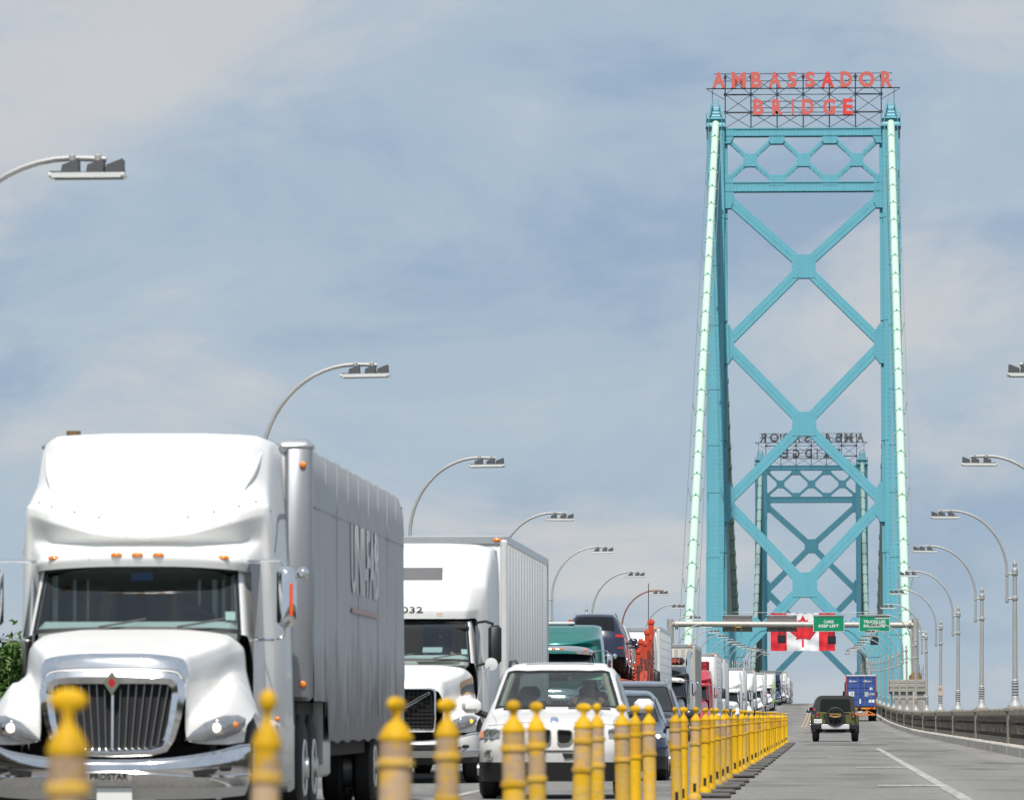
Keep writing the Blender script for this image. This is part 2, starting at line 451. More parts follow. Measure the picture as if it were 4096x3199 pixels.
for m_ in (WLINE, YLINE):      # worn paint: the road shows through
    t = m_.node_tree; b = t.nodes['Principled BSDF']; prev = b.inputs['Base Color'].links[0].from_socket
    tc = t.nodes.new('ShaderNodeTexCoord'); mp = t.nodes.new('ShaderNodeMapping'); mp.inputs['Scale'].default_value = (9, .35, 1)
    n = t.nodes.new('ShaderNodeTexNoise'); n.inputs['Scale'].default_value = 1; n.inputs['Detail'].default_value = 7; n.inputs['Roughness'].default_value = .75
    t.links.new(tc.outputs['Object'], mp.inputs[0]); t.links.new(mp.outputs[0], n.inputs[0])
    r = t.nodes.new('ShaderNodeMapRange'); r.inputs[1].default_value = .34; r.inputs[2].default_value = .58; r.inputs[4].default_value = .95; t.links.new(n.outputs[0], r.inputs[0])
    k = t.nodes.new('ShaderNodeMix'); k.data_type = 'RGBA'; k.inputs[7].default_value = (.27, .26, .24, 1); t.links.new(r.outputs[0], k.inputs[0]); t.links.new(prev, k.inputs[6]); t.links.new(k.outputs[2], b.inputs['Base Color'])
XL, XR = -8.5, 4.75           # kerb faces
RX, LX = 5.2, -8.95           # parapet centre lines
def strip(name, x0, x1, y0, y1, dz, m, step=10.0, kind='structure', wob=0.0):
    mb = MB(); n = max(1, int((y1 - y0) / step)); vs = []; fs = []
    for i in range(n + 1):
        y = y0 + (y1 - y0) * i / n
        w = math.sin(y * 0.31) * wob
        vs += [(x0 + w, y, zroad(y) + dz), (x1 + w, y, zroad(y) + dz)]
    for i in range(n):
        fs.append((2 * i, 2 * i + 1, 2 * i + 3, 2 * i + 2))
    mb.add(vs, fs)
    o = mb.build(name, m, smooth=30)
    if kind: o['kind'] = kind
    return o
strip('road', XL - 0.05, XR + 0.05, -60, 1600, 0.0, ROAD)
# deck body below the road
def deck():
    mb = MB(); ys = lin(-60, 1600, 166); vs = []; fs = []
    for y in ys:
        z = zroad(y); zb = min(-1.3, z - 1.6) if y < 60 else (-1.3 if y < 330 else z - 3.2)
        vs += [(-9.55, y, z - 0.06), (5.8, y, z - 0.06), (5.8, y, zb), (-9.55, y, zb)]
    for i in range(len(ys) - 1):
        for k in range(4):
            a, b = i * 4 + k, i * 4 + (k + 1) % 4
            fs.append((a, a + 4, b + 4, b))
    fs += [(0, 1, 2, 3), tuple(len(vs) - 4 + k for k in (3, 2, 1, 0))]
    mb.add(vs, fs)
    o = mb.build('bridge_deck', CONC, smooth=30); o['kind'] = 'structure'
deck()
mb = MB(); mb.add([(-4000, -800, -1.0), (4000, -800, -1.0), (4000, 640, -1.0), (-4000, 640, -1.0), (-4000, 690, -19), (4000, 690, -19)], [(0, 1, 2, 3), (3, 2, 5, 4)])
mb.build('ground', GRASS, smooth=0, kind='structure')
mb = MB(); mb.add([(-4000, 640, -17.5), (4000, 640, -17.5), (4000, 1450, -17.5), (-4000, 1450, -17.5)], [(0, 1, 2, 3)])
mb.build('river', RIVER, smooth=0, kind='structure')
mb = MB(); mb.add([(-4500, 1410, -19), (4500, 1410, -19), (4500, 1450, -15), (-4500, 1450, -15), (-4500, 7000, -15), (4500, 7000, -15)], [(0, 1, 2, 3), (3, 2, 5, 4)])
mb.build('far_bank', GRASS, smooth=0, kind='structure')
# painted lines
strip('lane_line', 1.64, 1.80, 30, 207, 0.006, WLINE, 6)
strip('lane_line', -4.68, -4.54, 20, 100, 0.006, WLINE, 6)
for k in range(24):
    y = 108 + k * 33
    if y < 900: strip('lane_line', -4.68, -4.52, y, y + 12, 0.006, WLINE, 6)
for x in (-1.36, -1.10):
    strip('centre_line', x - 0.06, x + 0.06, 452, 1100, 0.006, YLINE, 8)
rn = random.Random(3)
for k in range(15):
    y = 255 + k * 13 + rn.uniform(-4, 4); x = rn.choice((-1.38, -1.1)) + rn.uniform(-0.25, 0.2)
    strip('worn_centre_line', x - 0.07, x + 0.07, y, y + rn.uniform(2, 6), 0.006, YLINE, 4)
for x0, x1, y in ((0.62, 1.62, 203.0), (0.66, 1.66, 128.0), (0.80, 1.80, 95.5), (1.84, 4.7, 105.2), (-0.5, 0.25, 162.0)):
    strip('cross_mark', x0, x1, y - (0.9 if x1 < 2 else 0.25), y + (0.9 if x1 < 2 else 0.25), 0.009, WLINE, 1.0)
# tar joints across the lanes
TAR = mat('tar_joint', (0.05, 0.05, 0.052), 0.7, var=0.3)
for y in (188, 196, 229, 236, 243, 251, 259, 284, 300, 330, 372, 432):
    x0 = rn.uniform(-0.8, 2.2); x1 = min(XR - 0.1, x0 + rn.uniform(1.2, 3.2))
    strip('tar_joint', x0, x1, y, y + rn.uniform(0.5, 1.6), 0.004, TAR, 1.0)
# kerbs: separate stones where they can be told apart
def kerb(name, x0, x1, ya, yb):
    mb = MB(); ys = lin(ya, yb, int((yb - ya) / 10)); vs = []; fs = []
    for y in ys:
        z = zroad(y); vs += [(x0, y, z - 0.1), (x0, y, z + 0.245), (x1, y, z + 0.245), (x1, y, z - 0.1)]
    for i in range(len(ys) - 1):
        for k in range(3):
            a = i * 4 + k; fs.append((a, a + 4, a + 5, a + 1))
    mb.add(vs, fs)
    return mb.build(name, CONC2, smooth=0, kind='structure')
k_r = kerb('kerb', XR + 0.06, XR + 1.0, -60, 1600)
kerb('kerb', XL - 1.0, XL - 0.06, -60, 1600)
stone = MB(); stone.box((0, 0, 0.075), (0.34, 3.72, 0.36), 0.03)
st0 = stone.build('kerb_stone', CONC2, k_r)
for k in range(62):
    y = 128 + k * 3.8
    s = st0 if k == 0 else st0.copy()
    if k: COL.objects.link(s)
    s.location = (XR + 0.155 + rn.uniform(-0.006, 0.006), y, zroad(y) + rn.uniform(-0.006, 0.006)); s.rotation_euler = (math.atan(slope(y)), 0, 0)

# ------------------------------------------------------------------ parapets
LAMP_Y0, LAMP_DY = 66.6, 37.8
PY = [LAMP_Y0 + LAMP_DY * k for k in range(-1, 26)]
def make_panel_mesh():
    r = random.Random(11); mb = MB(); L = LAMP_DY - 0.62
    mb.box((0, L / 2, 0.09), (0.30, L, 0.20), 0)
    mb.box((0.0, L / 2, 0.42), (0.04, L, 0.62))
    for (z0, z1, st, w, jit) in ((0.31, 0.52, 0.19, 0.34, 0.02), (0.61, 0.72, 0.16, 0.34, 0.02)):
        y = 0.08
        while y < L - 0.1:
            mb.box((r.uniform(-.008, .008), y, (z0 + z1) / 2 + r.uniform(-jit, jit)), (w + r.uniform(-.03, .0), st * 0.8, z1 - z0), 0); y += st
    y = 0.12
    mb.box((0, L / 2, 0.80), (0.32, L, 0.14))
    while y < L - 0.1:
        h = 0.20 + r.uniform(-.025, .025)
        mb.box((r.uniform(-.012, .012), y, 0.76 + h / 2), (0.38, 0.24, h), 0.03); y += 0.30
    return mb
pm = make_panel_mesh()
pil = MB(); pil.box((0, 0, 0.5), (0.46, 0.5, 1.25), 0.03); pil.box((0, 0, 1.16), (0.56, 0.62, 0.14), 0.03); pil.box((0, 0, -0.02), (0.54, 0.56, 0.24), 0.03)
pan_me = pil_me = None
for (x, lab) in ((RX, 'long weathered concrete railing along the right edge of the bridge road'), (LX, 'concrete railing beyond the truck queue on the left road edge')):
    t = thing('parapet_railing', lab, 'railing', (x, 0, 0))
    for k, y in enumerate(PY[:-1]):
        z = zroad(y); z2 = zroad(PY[k + 1])
        if pan_me is None:
            o = pm.build('railing_panel', RAILC, t, smooth=0); pan_me = o.data
            p = pil.build('railing_pillar', mat('pillar_concrete', (.21, .192, .165), .9, var=.3, scale=3, bump=.3, bscale=15), t); pil_me = p.data
        else:
            o = obj('railing_panel', pan_me, t); p = obj('railing_pillar', pil_me, t)
        o['kind'] = 'stuff'
        o.location = (0, y + 0.3, z + 0.235); o.rotation_euler = (math.atan2(z2 - z, LAMP_DY), 0, 0)
        p.location = (0, y, z)

# ------------------------------------------------------------------ street lamps
LAMPM = mat('galvanised_lamp_steel', (0.37, 0.37, 0.365), 0.55, 0.25, var=0.2, scale=3)
RUSTM = mat('rusty_lamp_steel', (0.26, 0.115, 0.07), 0.7, 0.1, var=0.35, scale=4)
LED = mat('lamp_module_grey', (0.10, 0.10, 0.105), 0.5, 0.3, var=0.15)
LEDP = mat('lamp_lens_panel', (0.62, 0.63, 0.62), 0.25, var=0.1)
def make_lamp():
    root = thing('street_lamp', 'x', 'street lamp')
    b = MB()
    prof = [(0.20, 0), (0.20, 0.05), (0.165, 0.08), (0.125, 0.15), (0.098, 0.23), (0.09, 0.30)]
    z = 0.30
    for k in range(5):
        prof += [(0.076, z + 0.012), (0.104, z + 0.035), (0.104, z + 0.05), (0.076, z + 0.072)]; z += 0.078
    prof += [(0.095, z + 0.02), (0.072, z + 0.06)]
    b.lathe(prof, 16); b.build('lamp_base', LAMPM, root, 50)
    p = MB(); p.tube([(0, 0, 0.6), (0, 0, 3.62)], [0.07, 0.056], 12)
    pole = p.build('lamp_pole', LAMPM, root)
    f = MB(); f.lathe([(0.06, 3.60), (0.085, 3.63), (0.085, 3.70), (0.05, 3.74), (0.04, 3.77), (0.062, 3.82), (0.06, 3.87), (0.03, 3.93), (0.012, 4.02), (0.004, 4.06)], 12)
    f.build('finial', LAMPM, pole, 50)
    for z in (3.60, 2.93):
        c = MB(); c.lathe([(0.075, z - 0.055), (0.085, z - 0.04), (0.085, z + 0.04), (0.075, z + 0.055)], 12)
        c.tube([(-0.06, 0, z), (-0.20, 0, z - 0.02)], 0.03, 8)
        c.lathe([(0.05, z - 0.06), (0.05, z + 0.03)], 10, 0, Matrix.Translation((-0.21, 0, -0.01)))
        c.build('arm_clamp', LAMPM, root)
    a = MB(); pts = [(-0.21, 0, 2.85), (-0.21, 0, 3.55)]
    for k in range(0, 15):
        t = (PI / 2) * k / 14
        pts.append((-0.21 - 1.50 * (1 - math.cos(t)) , 0, 3.62 + 1.66 * math.sin(t)))
    pts += [(-1.98, 0, 5.27), (-2.06, 0, 5.265)]
    a.tube(pts, [0.037] * 3 + [0.037 - 0.0004 * k for k in range(len(pts) - 3)], 8)
    arm = a.build('lamp_arm', LAMPM, root)
    tip = MB(); tip.lathe([(0.012, 2.80), (0.05, 2.83), (0.05, 2.86)], 8, 0, Matrix.Translation((-0.21, 0, 0))); tip.build('arm_tip', LAMPM, arm)
    h = MB()
    h.box((-1.87, 0, 5.10), (0.78, 0.26, 0.04), 0.01)
    h.box((-1.87, -0.125, 5.095), (0.70, 0.014, 0.05)); h.box((-1.87, 0.125, 5.095), (0.70, 0.014, 0.05))
    hd = h.build('lamp_head', LEDP, root)
    e = MB(); e.prism([(-1.50, 5.14), (-1.54, 5.07), (-2.22, 5.07), (-2.26, 5.10), (-2.2, 5.12)], -0.11, 0.11); e.build('head_tray', LED, hd)
    for k in range(3):
        m_ = MB(); x = (-2.15, -1.955, -1.70)[k]
        m_.prism([(x - 0.088, 5.12), (x + 0.088, 5.12), (x + 0.075, 5.20), (x - 0.085, 5.26)], -0.12, 0.12); m_.build('lamp_module', LED, hd)
    for x in (-1.72, -1.98):
        m_ = MB(); m_.tube([(x, 0, 5.11), (x, 0, 5.31)], 0.02, 6); m_.box((x, 0, 5.275), (0.07, 0.1, 0.09), 0.02); m_.build('head_bracket', LAMPM, hd)
    return root
ORD_ = ['first', 'second', 'third', 'fourth', 'fifth', 'sixth', 'seventh', 'eighth', 'ninth', 'tenth', 'eleventh', 'twelfth', 'thirteenth', 'fourteenth', 'fifteenth', 'sixteenth', 'seventeenth', 'eighteenth', 'nineteenth', 'twentieth']
ORD_ += ['twenty ' + w_ for w_ in ORD_[:9]] + ['thirtieth'] + ['thirty ' + w_ for w_ in ORD_[:9]] + ['fortieth']
lamp0 = make_lamp()
lp_first = True
def lamp_label(side, k, rusty):
    if side > 0:
        return {1: 'lamp head reaching in from the upper right picture edge', 2: 'second lamp from the right edge, its pole outside the picture', 3: 'tallest looking whole street lamp on the right railing, nearest pole'}.get(k, ORD_[k - 3] + ' street lamp pole along the right railing, counted from the nearest whole pole')
    return {0: 'nearest left street lamp, head high in the upper left sky', 1: 'curved lamp arm rising behind the white truck roof', 2: 'street lamp arching over the grey curtain trailer end', 3: 'street lamp arching above the ribbed white trailer', 4: 'street lamp with clear finial right of the ribbed trailer', 5: 'street lamp above the car carrier with dark cars'}.get(k, 'rusty brown curved street lamp arm over the car carrier' if rusty else ORD_[k - 7] + ' left street lamp beyond the rusty brown arm')
for side, x in ((1, RX), (-1, LX)):
    for k in range(0, 22):
        y = LAMP_Y0 + LAMP_DY * k
        if side > 0 and k < 1: continue
        if y > 870: continue
        o = lamp0 if lp_first else copy_tree(lamp0)
        lp_first = False
        rusty = side < 0 and k == 6
        o['label'] = lamp_label(side, k, rusty)
        o['group'] = 'street lamps on the right railing' if side > 0 else 'street lamps on the left railing'
        o.location = (x, y, zroad(y) + 1.23) if (side > 0 or k) else (x - .28, y, zroad(y) + 1.34)
        o.rotation_euler = (R(rn.uniform(-.5, .5)), R(rn.uniform(-.6, .9)), R(rn.uniform(-3, 3)) + (0 if side > 0 else PI))
        if rusty:
            for c in o.children:
                if c.name.startswith('lamp_arm'):
                    c.data = c.data.copy(); c.data.materials[0] = RUSTM
# no-parking plate on the fourth right lamp
yk = LAMP_Y0 + LAMP_DY * 6
s = thing('road_sign', 'small pale plate with a faded ring fixed to a right lamp pole', 'sign', onroad(RX, yk - 0.09, 1.98))
p = MB(); p.box((0, 0, 0.12), (0.26, 0.02, 0.42), 0.008); p.build('sign_plate', mat('faded_sign_face', (0.46, 0.40, 0.36), 0.6, var=0.1), s)
p = MB()
for r0, r1, z in ((0.085, 0.062, 0),):
    vs = []; fs = []
    for k in range(24):
        t = 2 * PI * k / 24
        vs += [(r0 * math.cos(t), -0.013, 0.18 + r0 * math.sin(t)), (r1 * math.cos(t), -0.013, 0.18 + r1 * math.sin(t))]
    for k in range(24):
        a, b = 2 * k, 2 * ((k + 1) % 24); fs.append((a, b, b + 1, a + 1))
    p.add(vs, fs)
p.build('sign_ring', mat('faded_red', (0.36, 0.24, 0.23), 0.6), s)
p = MB(); p.lathe([(0.045, 0), (0.045, 0.004)], 16, 0, Matrix.Translation((0, -0.011, 0.18)) @ Matrix.Rotation(R(90), 4, 'X')); p.build('sign_symbol', mat('faded_dark', (0.2, 0.2, 0.22), 0.6), s)

# ------------------------------------------------------------------ bridge towers
def steel(name, col, var=0.07):
    m = mat(name, col, 0.45, var=var, scale=0.35, bump=0.1, bscale=3, spec=0.35)
    t = m.node_tree; b = t.nodes['Principled BSDF']; mx = t.nodes[m['mixnode']]
    tc = t.nodes.new('ShaderNodeTexCoord')
    v = t.nodes.new('ShaderNodeTexVoronoi'); v.inputs['Scale'].default_value = 2.6; v.inputs['Randomness'].default_value = 0.06  # regular darker dots: the shade of rivet heads put into the paint colour
    t.links.new(tc.outputs['Object'], v.inputs[0])
    r = t.nodes.new('ShaderNodeMapRange'); r.inputs[1].default_value = 0.11; r.inputs[2].default_value = 0.2; r.inputs[3].default_value = 0.20; r.inputs[4].default_value = 0
    t.links.new(v.outputs['Distance'], r.inputs[0])
    k = t.nodes.new('ShaderNodeMix'); k.data_type = 'RGBA'; k.blend_type = 'MULTIPLY'; k.inputs[7].default_value = (0.35, 0.4, 0.45, 1)
    t.links.new(r.outputs[0], k.inputs[0]); t.links.new(mx.outputs[2], k.inputs[6])
    # grime streaks down the plates
    mp = t.nodes.new('ShaderNodeMapping'); mp.inputs['Scale'].default_value = (1.6, 1.6, 0.08)
    n = t.nodes.new('ShaderNodeTexNoise'); n.inputs['Scale'].default_value = 1.0; n.inputs['Detail'].default_value = 6
    t.links.new(tc.outputs['Object'], mp.inputs[0]); t.links.new(mp.outputs[0], n.inputs[0])
    r2 = t.nodes.new('ShaderNodeMapRange'); r2.inputs[1].default_value = 0.5; r2.inputs[2].default_value = 0.8; r2.inputs[4].default_value = 0.35
    t.links.new(n.outputs[0], r2.inputs[0])
    k2 = t.nodes.new('ShaderNodeMix'); k2.data_type = 'RGBA'; k2.blend_type = 'MULTIPLY'; k2.inputs[7].default_value = (0.7, 0.72, 0.72, 1)
    t.links.new(r2.outputs[0], k2.inputs[0]); t.links.new(k.outputs[2], k2.inputs[6]); t.links.new(k2.outputs[2], b.inputs['Base Color'])
    return m
TEAL = steel('teal_bridge_paint', (0.138, 0.41, 0.505))
SIGNST = mat('sign_lattice_steel', (0.03, 0.034, 0.042), 0.6, var=0.2)
REDS = mat('faded_red_letter', (0.60, 0.125, 0.105), 0.5, var=0.12, scale=0.8)
REDB = mat('bright_red_letter', (0.70, 0.055, 0.045), 0.5, var=0.08)
LETBACK = mat('letter_back_grey', (0.30, 0.30, 0.31), 0.6, var=0.1)
def make_tower():
    """Local frame: x across the road, y depth (front face at -y), z absolute height."""
    T = thing('bridge_tower', 'tall teal steel tower carrying the red AMBASSADOR BRIDGE letters', 'bridge tower')
    LW, LD = 1.84, 3.0
    def legx(z): return 10.2 - 0.0032 * (z - 60)
    for sg in (-1, 1):
        mb = MB(); zs = [-20, 20, 45, 58, 72, 84, 94.6]
        for a, b in zip(zs[:-1], zs[1:]):
            xa = legx((a + b) / 2) * sg
            mb.box((xa, 0, (a + b) / 2), (LW, LD, b - a - 0.02), 0.02)
            mb.box((xa - sg * 0.62, -LD / 2 - 0.05, (a + b) / 2), (0.46, 0.10, b - a - 0.1))
            mb.box((xa + sg * (LW / 2 + 0.12), 0.1, (a + b) / 2), (0.26, LD - 0.9, b - a - 0.1))
            mb.box((xa - sg * (LW / 2 + 0.16), 0.5, (a + b) / 2), (0.34, LD - 1.2, b - a - 0.1))
        leg = mb.build('tower_leg', TEAL, T)
        for z in (36, 45, 52.5, 58, 64.5, 72, 79, 84, 90):
            p = MB(); p.box((legx(z) * sg + 0.06 * sg, -LD / 2 - 0.02, z), (LW + 0.06, 0.05, 1.1), 0.01); p.build('splice_plate', TEAL, leg)
        s = MB(); x = 10.2 * sg
        s.frustum((x, 0, 94.6), (2.1, 3.4), (0.9, 1.3), 2.5); s.box((x, 0, 94.75), (2.35, 3.7, 0.25)); s.box((x, 0, 95.6), (2.3, 3.5, 0.12))
        for dx in (-0.62, 0.62):
            s.prism([(x + dx * 1.5 - .09, 94.7), (x + dx * 1.5 + .09, 94.7), (x + dx * .75 + .09, 97.3), (x + dx * .75 - .09, 97.3)], -1.5, 0.6)
        for z in (95.9, 96.5, 97.1):
            s.box((x, -1.2, z), (1.1, 0.1, 0.1))
        sd_ = s.build('saddle_housing', TEAL, T)
        r = MB()
        for dx in (-1.1, 1.1):
            for dy in (-1.7, 1.7):
                r.tube([(x + dx, dy, 94.8), (x + dx, dy, 96.3)], 0.04, 5)
            r.tube([(x + dx, -1.7, 96.2), (x + dx, 1.7, 96.2)], 0.035, 5)
        r.tube([(x + 1.1, -1.7, 96.2), (x - 1.1, -1.7, 96.2)], 0.035, 5)
        r.tube([(x + .35, -1.3, 97.2), (x + .35, -1.3, 98.0)], 0.035, 5); r.tube([(x - .35, -1.3, 97.2), (x - .35, -1.3, 98.0)], 0.035, 5)
        for z in (97.5, 97.8): r.tube([(x - .35, -1.3, z), (x + .35, -1.3, z)], 0.03, 5)
        r.build('saddle_railing', TEAL, sd_)
        o_ = MB(); o_.box((10.2 * sg, 0, -19), (4.5, 6.5, 14)); o_.build('tower_pier', CONC, T)
    def brace(p, q, w=1.06, d=1.2, name='brace'):
        p = Vector((p[0], 0, p[1])); q = Vector((q[0], 0, q[1])); L = (q - p).length; a = math.atan2(q.z - p.z, q.x - p.x)
        mb = MB(); rot = Euler((0, -a, 0)); c = (p + q) / 2
        mb.box(c + Vector((0, -d / 2, 0)), (L, 0.05, w), 0, rot=rot); mb.box(c + Vector((0, d / 2, 0)), (L, 0.05, w), 0, rot=rot)
        up = rot.to_matrix() @ Vector((0, 0, 1)); al = rot.to_matrix() @ Vector((1, 0, 0))
        for s_ in (-1, 1):
            for yy in (-1, 1):
                mb.box(c + up * (s_ * (w / 2 - 0.05)) + Vector((0, yy * (d / 2 - 0.12), 0)), (L, 0.2, 0.09), 0, rot=rot)
            n = max(2, int(L / 1.1))
            for i in range(n):      # lacing bars between the two plates
                e0 = c + al * (-L / 2 + L * i / n) + up * (s_ * (w / 2 - 0.07)); e1 = c + al * (-L / 2 + L * (i + 1) / n) + up * (s_ * (w / 2 - 0.07))
                k = 1 if i % 2 else -1
                mb.tube([e0 + Vector((0, k * d / 2, 0)), e1 + Vector((0, -k * d / 2, 0))], 0.045, 4, cap=False)
        mb.box(c + Vector((0, -d / 2 - 0.035, 0)), (L, 0.02, 0.12), 0, rot=rot)
        return mb.build(name, TEAL, T)
    def gusset(poly, d=1.2):
        mb = MB(); mb.prism(poly, d / 2 + 0.026, d / 2 + 0.06); mb.build('gusset_plate', TEAL, T)
        mb = MB(); mb.prism(poly, -d / 2 - 0.06, -d / 2 - 0.026); return mb.build('gusset_plate', TEAL, T)
    XI = 9.28          # inner faces of the legs
    # top and second beam
    for z0, z1 in ((93.65, 94.6), (87.15, 88.3)):
        mb = MB()
        for yy in (-0.7, 0.7):
            mb.box((0, yy, (z0 + z1) / 2), (2 * XI, 0.06, z1 - z0)); mb.box((0, yy * 1.06, z1 - 0.06), (2 * XI, 0.16, 0.12)); mb.box((0, yy * 1.06, z0 + 0.06), (2 * XI, 0.16, 0.12))
        mb.box((0, 0, z1 - 0.03), (2 * XI, 1.4, 0.05))
        for k in range(24):
            xx = -XI + 2 * XI * (k + .5) / 24; mb.tube([(xx - .38, -0.7, z0 + .05), (xx + .38, 0.7, z0 + .05)], 0.05, 4)
        for k in range(-5, 6):
            mb.box((k * 1.55, -0.75, (z0 + z1) / 2), (0.05, 0.03, z1 - z0 - 0.2))
        mb.build('cross_beam', TEAL, T)
    # three small X panels
    for c in (-6.2, 0.0, 6.2):
        for sx in (-1, 1):
            brace((c, 90.85), (c + sx * 3.1, 93.75), 0.46, 1.1); brace((c, 90.85), (c + sx * 3.1, 88.2), 0.46, 1.1)
        gusset([(c - .8, 90.1), (c + .8, 90.1), (c + .8, 91.6), (c - .8, 91.6)], 1.15)
    for c in (-3.1, 3.1):
        gusset([(c - .92, 93.9), (c + .92, 93.9), (c + .92, 93.1), (c + .7, 92.75), (c - .7, 92.75), (c - .92, 93.1)], 1.4)
        gusset([(c - .92, 87.85), (c + .92, 87.85), (c + .92, 88.7), (c + .68, 89.1), (c - .68, 89.1), (c - .92, 88.7)], 1.4)
    for sg in (-1, 1):
        gusset([(sg * 9.6, 94.5), (sg * 8.0, 94.5), (sg * 8.15, 93.5), (sg * 8.5, 92.8), (sg * 9.6, 92.8)], 1.42)
        gusset([(sg * 9.9, 89.1), (sg * 8.6, 89.1), (sg * 8.15, 88.5), (sg * 8.15, 86.9), (sg * 8.2, 85.9), (sg * 8.45, 85.2), (sg * 9.9, 85.2)], 1.45)
    # large X bracing
    C = [(78.4, 86.6, 69.35), (60.0, 69.35, 50.9), (41.3, 50.9, 31.8)]
    for i, (zc, zt, zb) in enumerate(C):
        for sg in (-1, 1):
            brace((0, zc), (sg * 9.1, zt), 1.12 + .05 * i, 1.25); brace((0, zc), (sg * 9.1, zb), 1.12 + .05 * i, 1.25)
        w = 1.38 + 0.03 * i
        gusset([(-w, zc - w), (w, zc - w), (w, zc + w), (-w, zc + w)], 1.26)
    for zb in (69.35, 50.9):
        for sg in (-1, 1):
            gusset([(sg * 9.8, zb + 2.3), (sg * 8.75, zb + 2.3), (sg * 8.15, zb + 1.3), (sg * 8.15, zb - 1.3), (sg * 8.75, zb - 2.3), (sg * 9.8, zb - 2.3)], 1.3)
    # curved knee plates over the roadway
    for sg in (-1, 1):
        poly = [(9.5, 37.5), (7.6, 37.0), (5.6, 37.6), (4.9, 36.8)]
        for k in range(9):
            t = k / 8 * PI / 2
            poly.append((4.4 + 3.5 * math.sin(t) , 28.5 + 7.6 * math.cos(t)))
        poly += [(7.95, 22), (9.5, 22)]
        gusset([(sg * x, z) for x, z in poly], 1.32)
    b = MB(); b.box((0, 0, 22.5), (18.4, 1.4, 2.5)); b.build('cross_beam', TEAL, T)
    rv = MB()
    def rivet(x, z, y):
        s_ = .045; rv.add([(x - s_, y, z - s_), (x + s_, y, z - s_), (x + s_, y, z + s_), (x - s_, y, z + s_), (x, y - .05, z)], [(0, 1, 4), (1, 2, 4), (2, 3, 4), (3, 0, 4)])
    for i, (zc, zt, zb) in enumerate(C):
        w = 1.38 + .03 * i; nn = 9
        for a in range(nn):
            for c_ in range(nn):
                if (a + c_) % 2 == 0 or abs(a - c_) < 2 or abs(a + c_ - nn + 1) < 2:
                    rivet(-w + .17 + (2 * w - .34) * a / (nn - 1), zc - w + .17 + (2 * w - .34) * c_ / (nn - 1), -.69)
    for c in (-6.2, 0, 6.2):
        for a in range(6):
            for c_ in range(6):
                if (a + c_) % 2 == 0: rivet(c - .65 + .26 * a, 90.2 + .26 * c_, -.635)
    for sg in (-1, 1):
        z = 30.0
        while z < 94:
            for dx in (-.30, .30, .78): rivet(legx(z) * sg + dx * sg, z, -LD / 2 - .002)
            rivet(legx(z) * sg - sg * .78, z, -LD / 2 - .102); rivet(legx(z) * sg - sg * .48, z, -LD / 2 - .102)
            z += .55
        for zb in (69.35, 50.9):
            for a in range(3):
                for c_ in range(13): rivet(sg * (8.35 + .36 * a), zb - 1.9 + .316 * c_, -.715)
        for c_ in range(12):
            for a in range(3): rivet(sg * (8.4 + .36 * a), 85.5 + .30 * c_, -.79)
    for z in (87.3, 88.15, 93.8, 94.45):
        x = -9
        while x < 9: rivet(x, z, -.845); x += .42
    o_ = rv.build('rivets', TEAL, T, smooth=0); o_['kind'] = 'stuff'
    return T
LET1 = [('A', 343, 98), ('M', 495, 110), ('B', 630, 82), ('A', 770, 98), ('S', 902, 75), ('S', 1038, 78), ('A', 1172, 98), ('D', 1315, 90), ('O', 1470, 122), ('R', 1622, 85)]
LET2 = [('B', 645, 84), ('R', 790, 80), ('I', 907, 16), ('D', 1022, 92), ('G', 1183, 95), ('E', 1325, 76)]
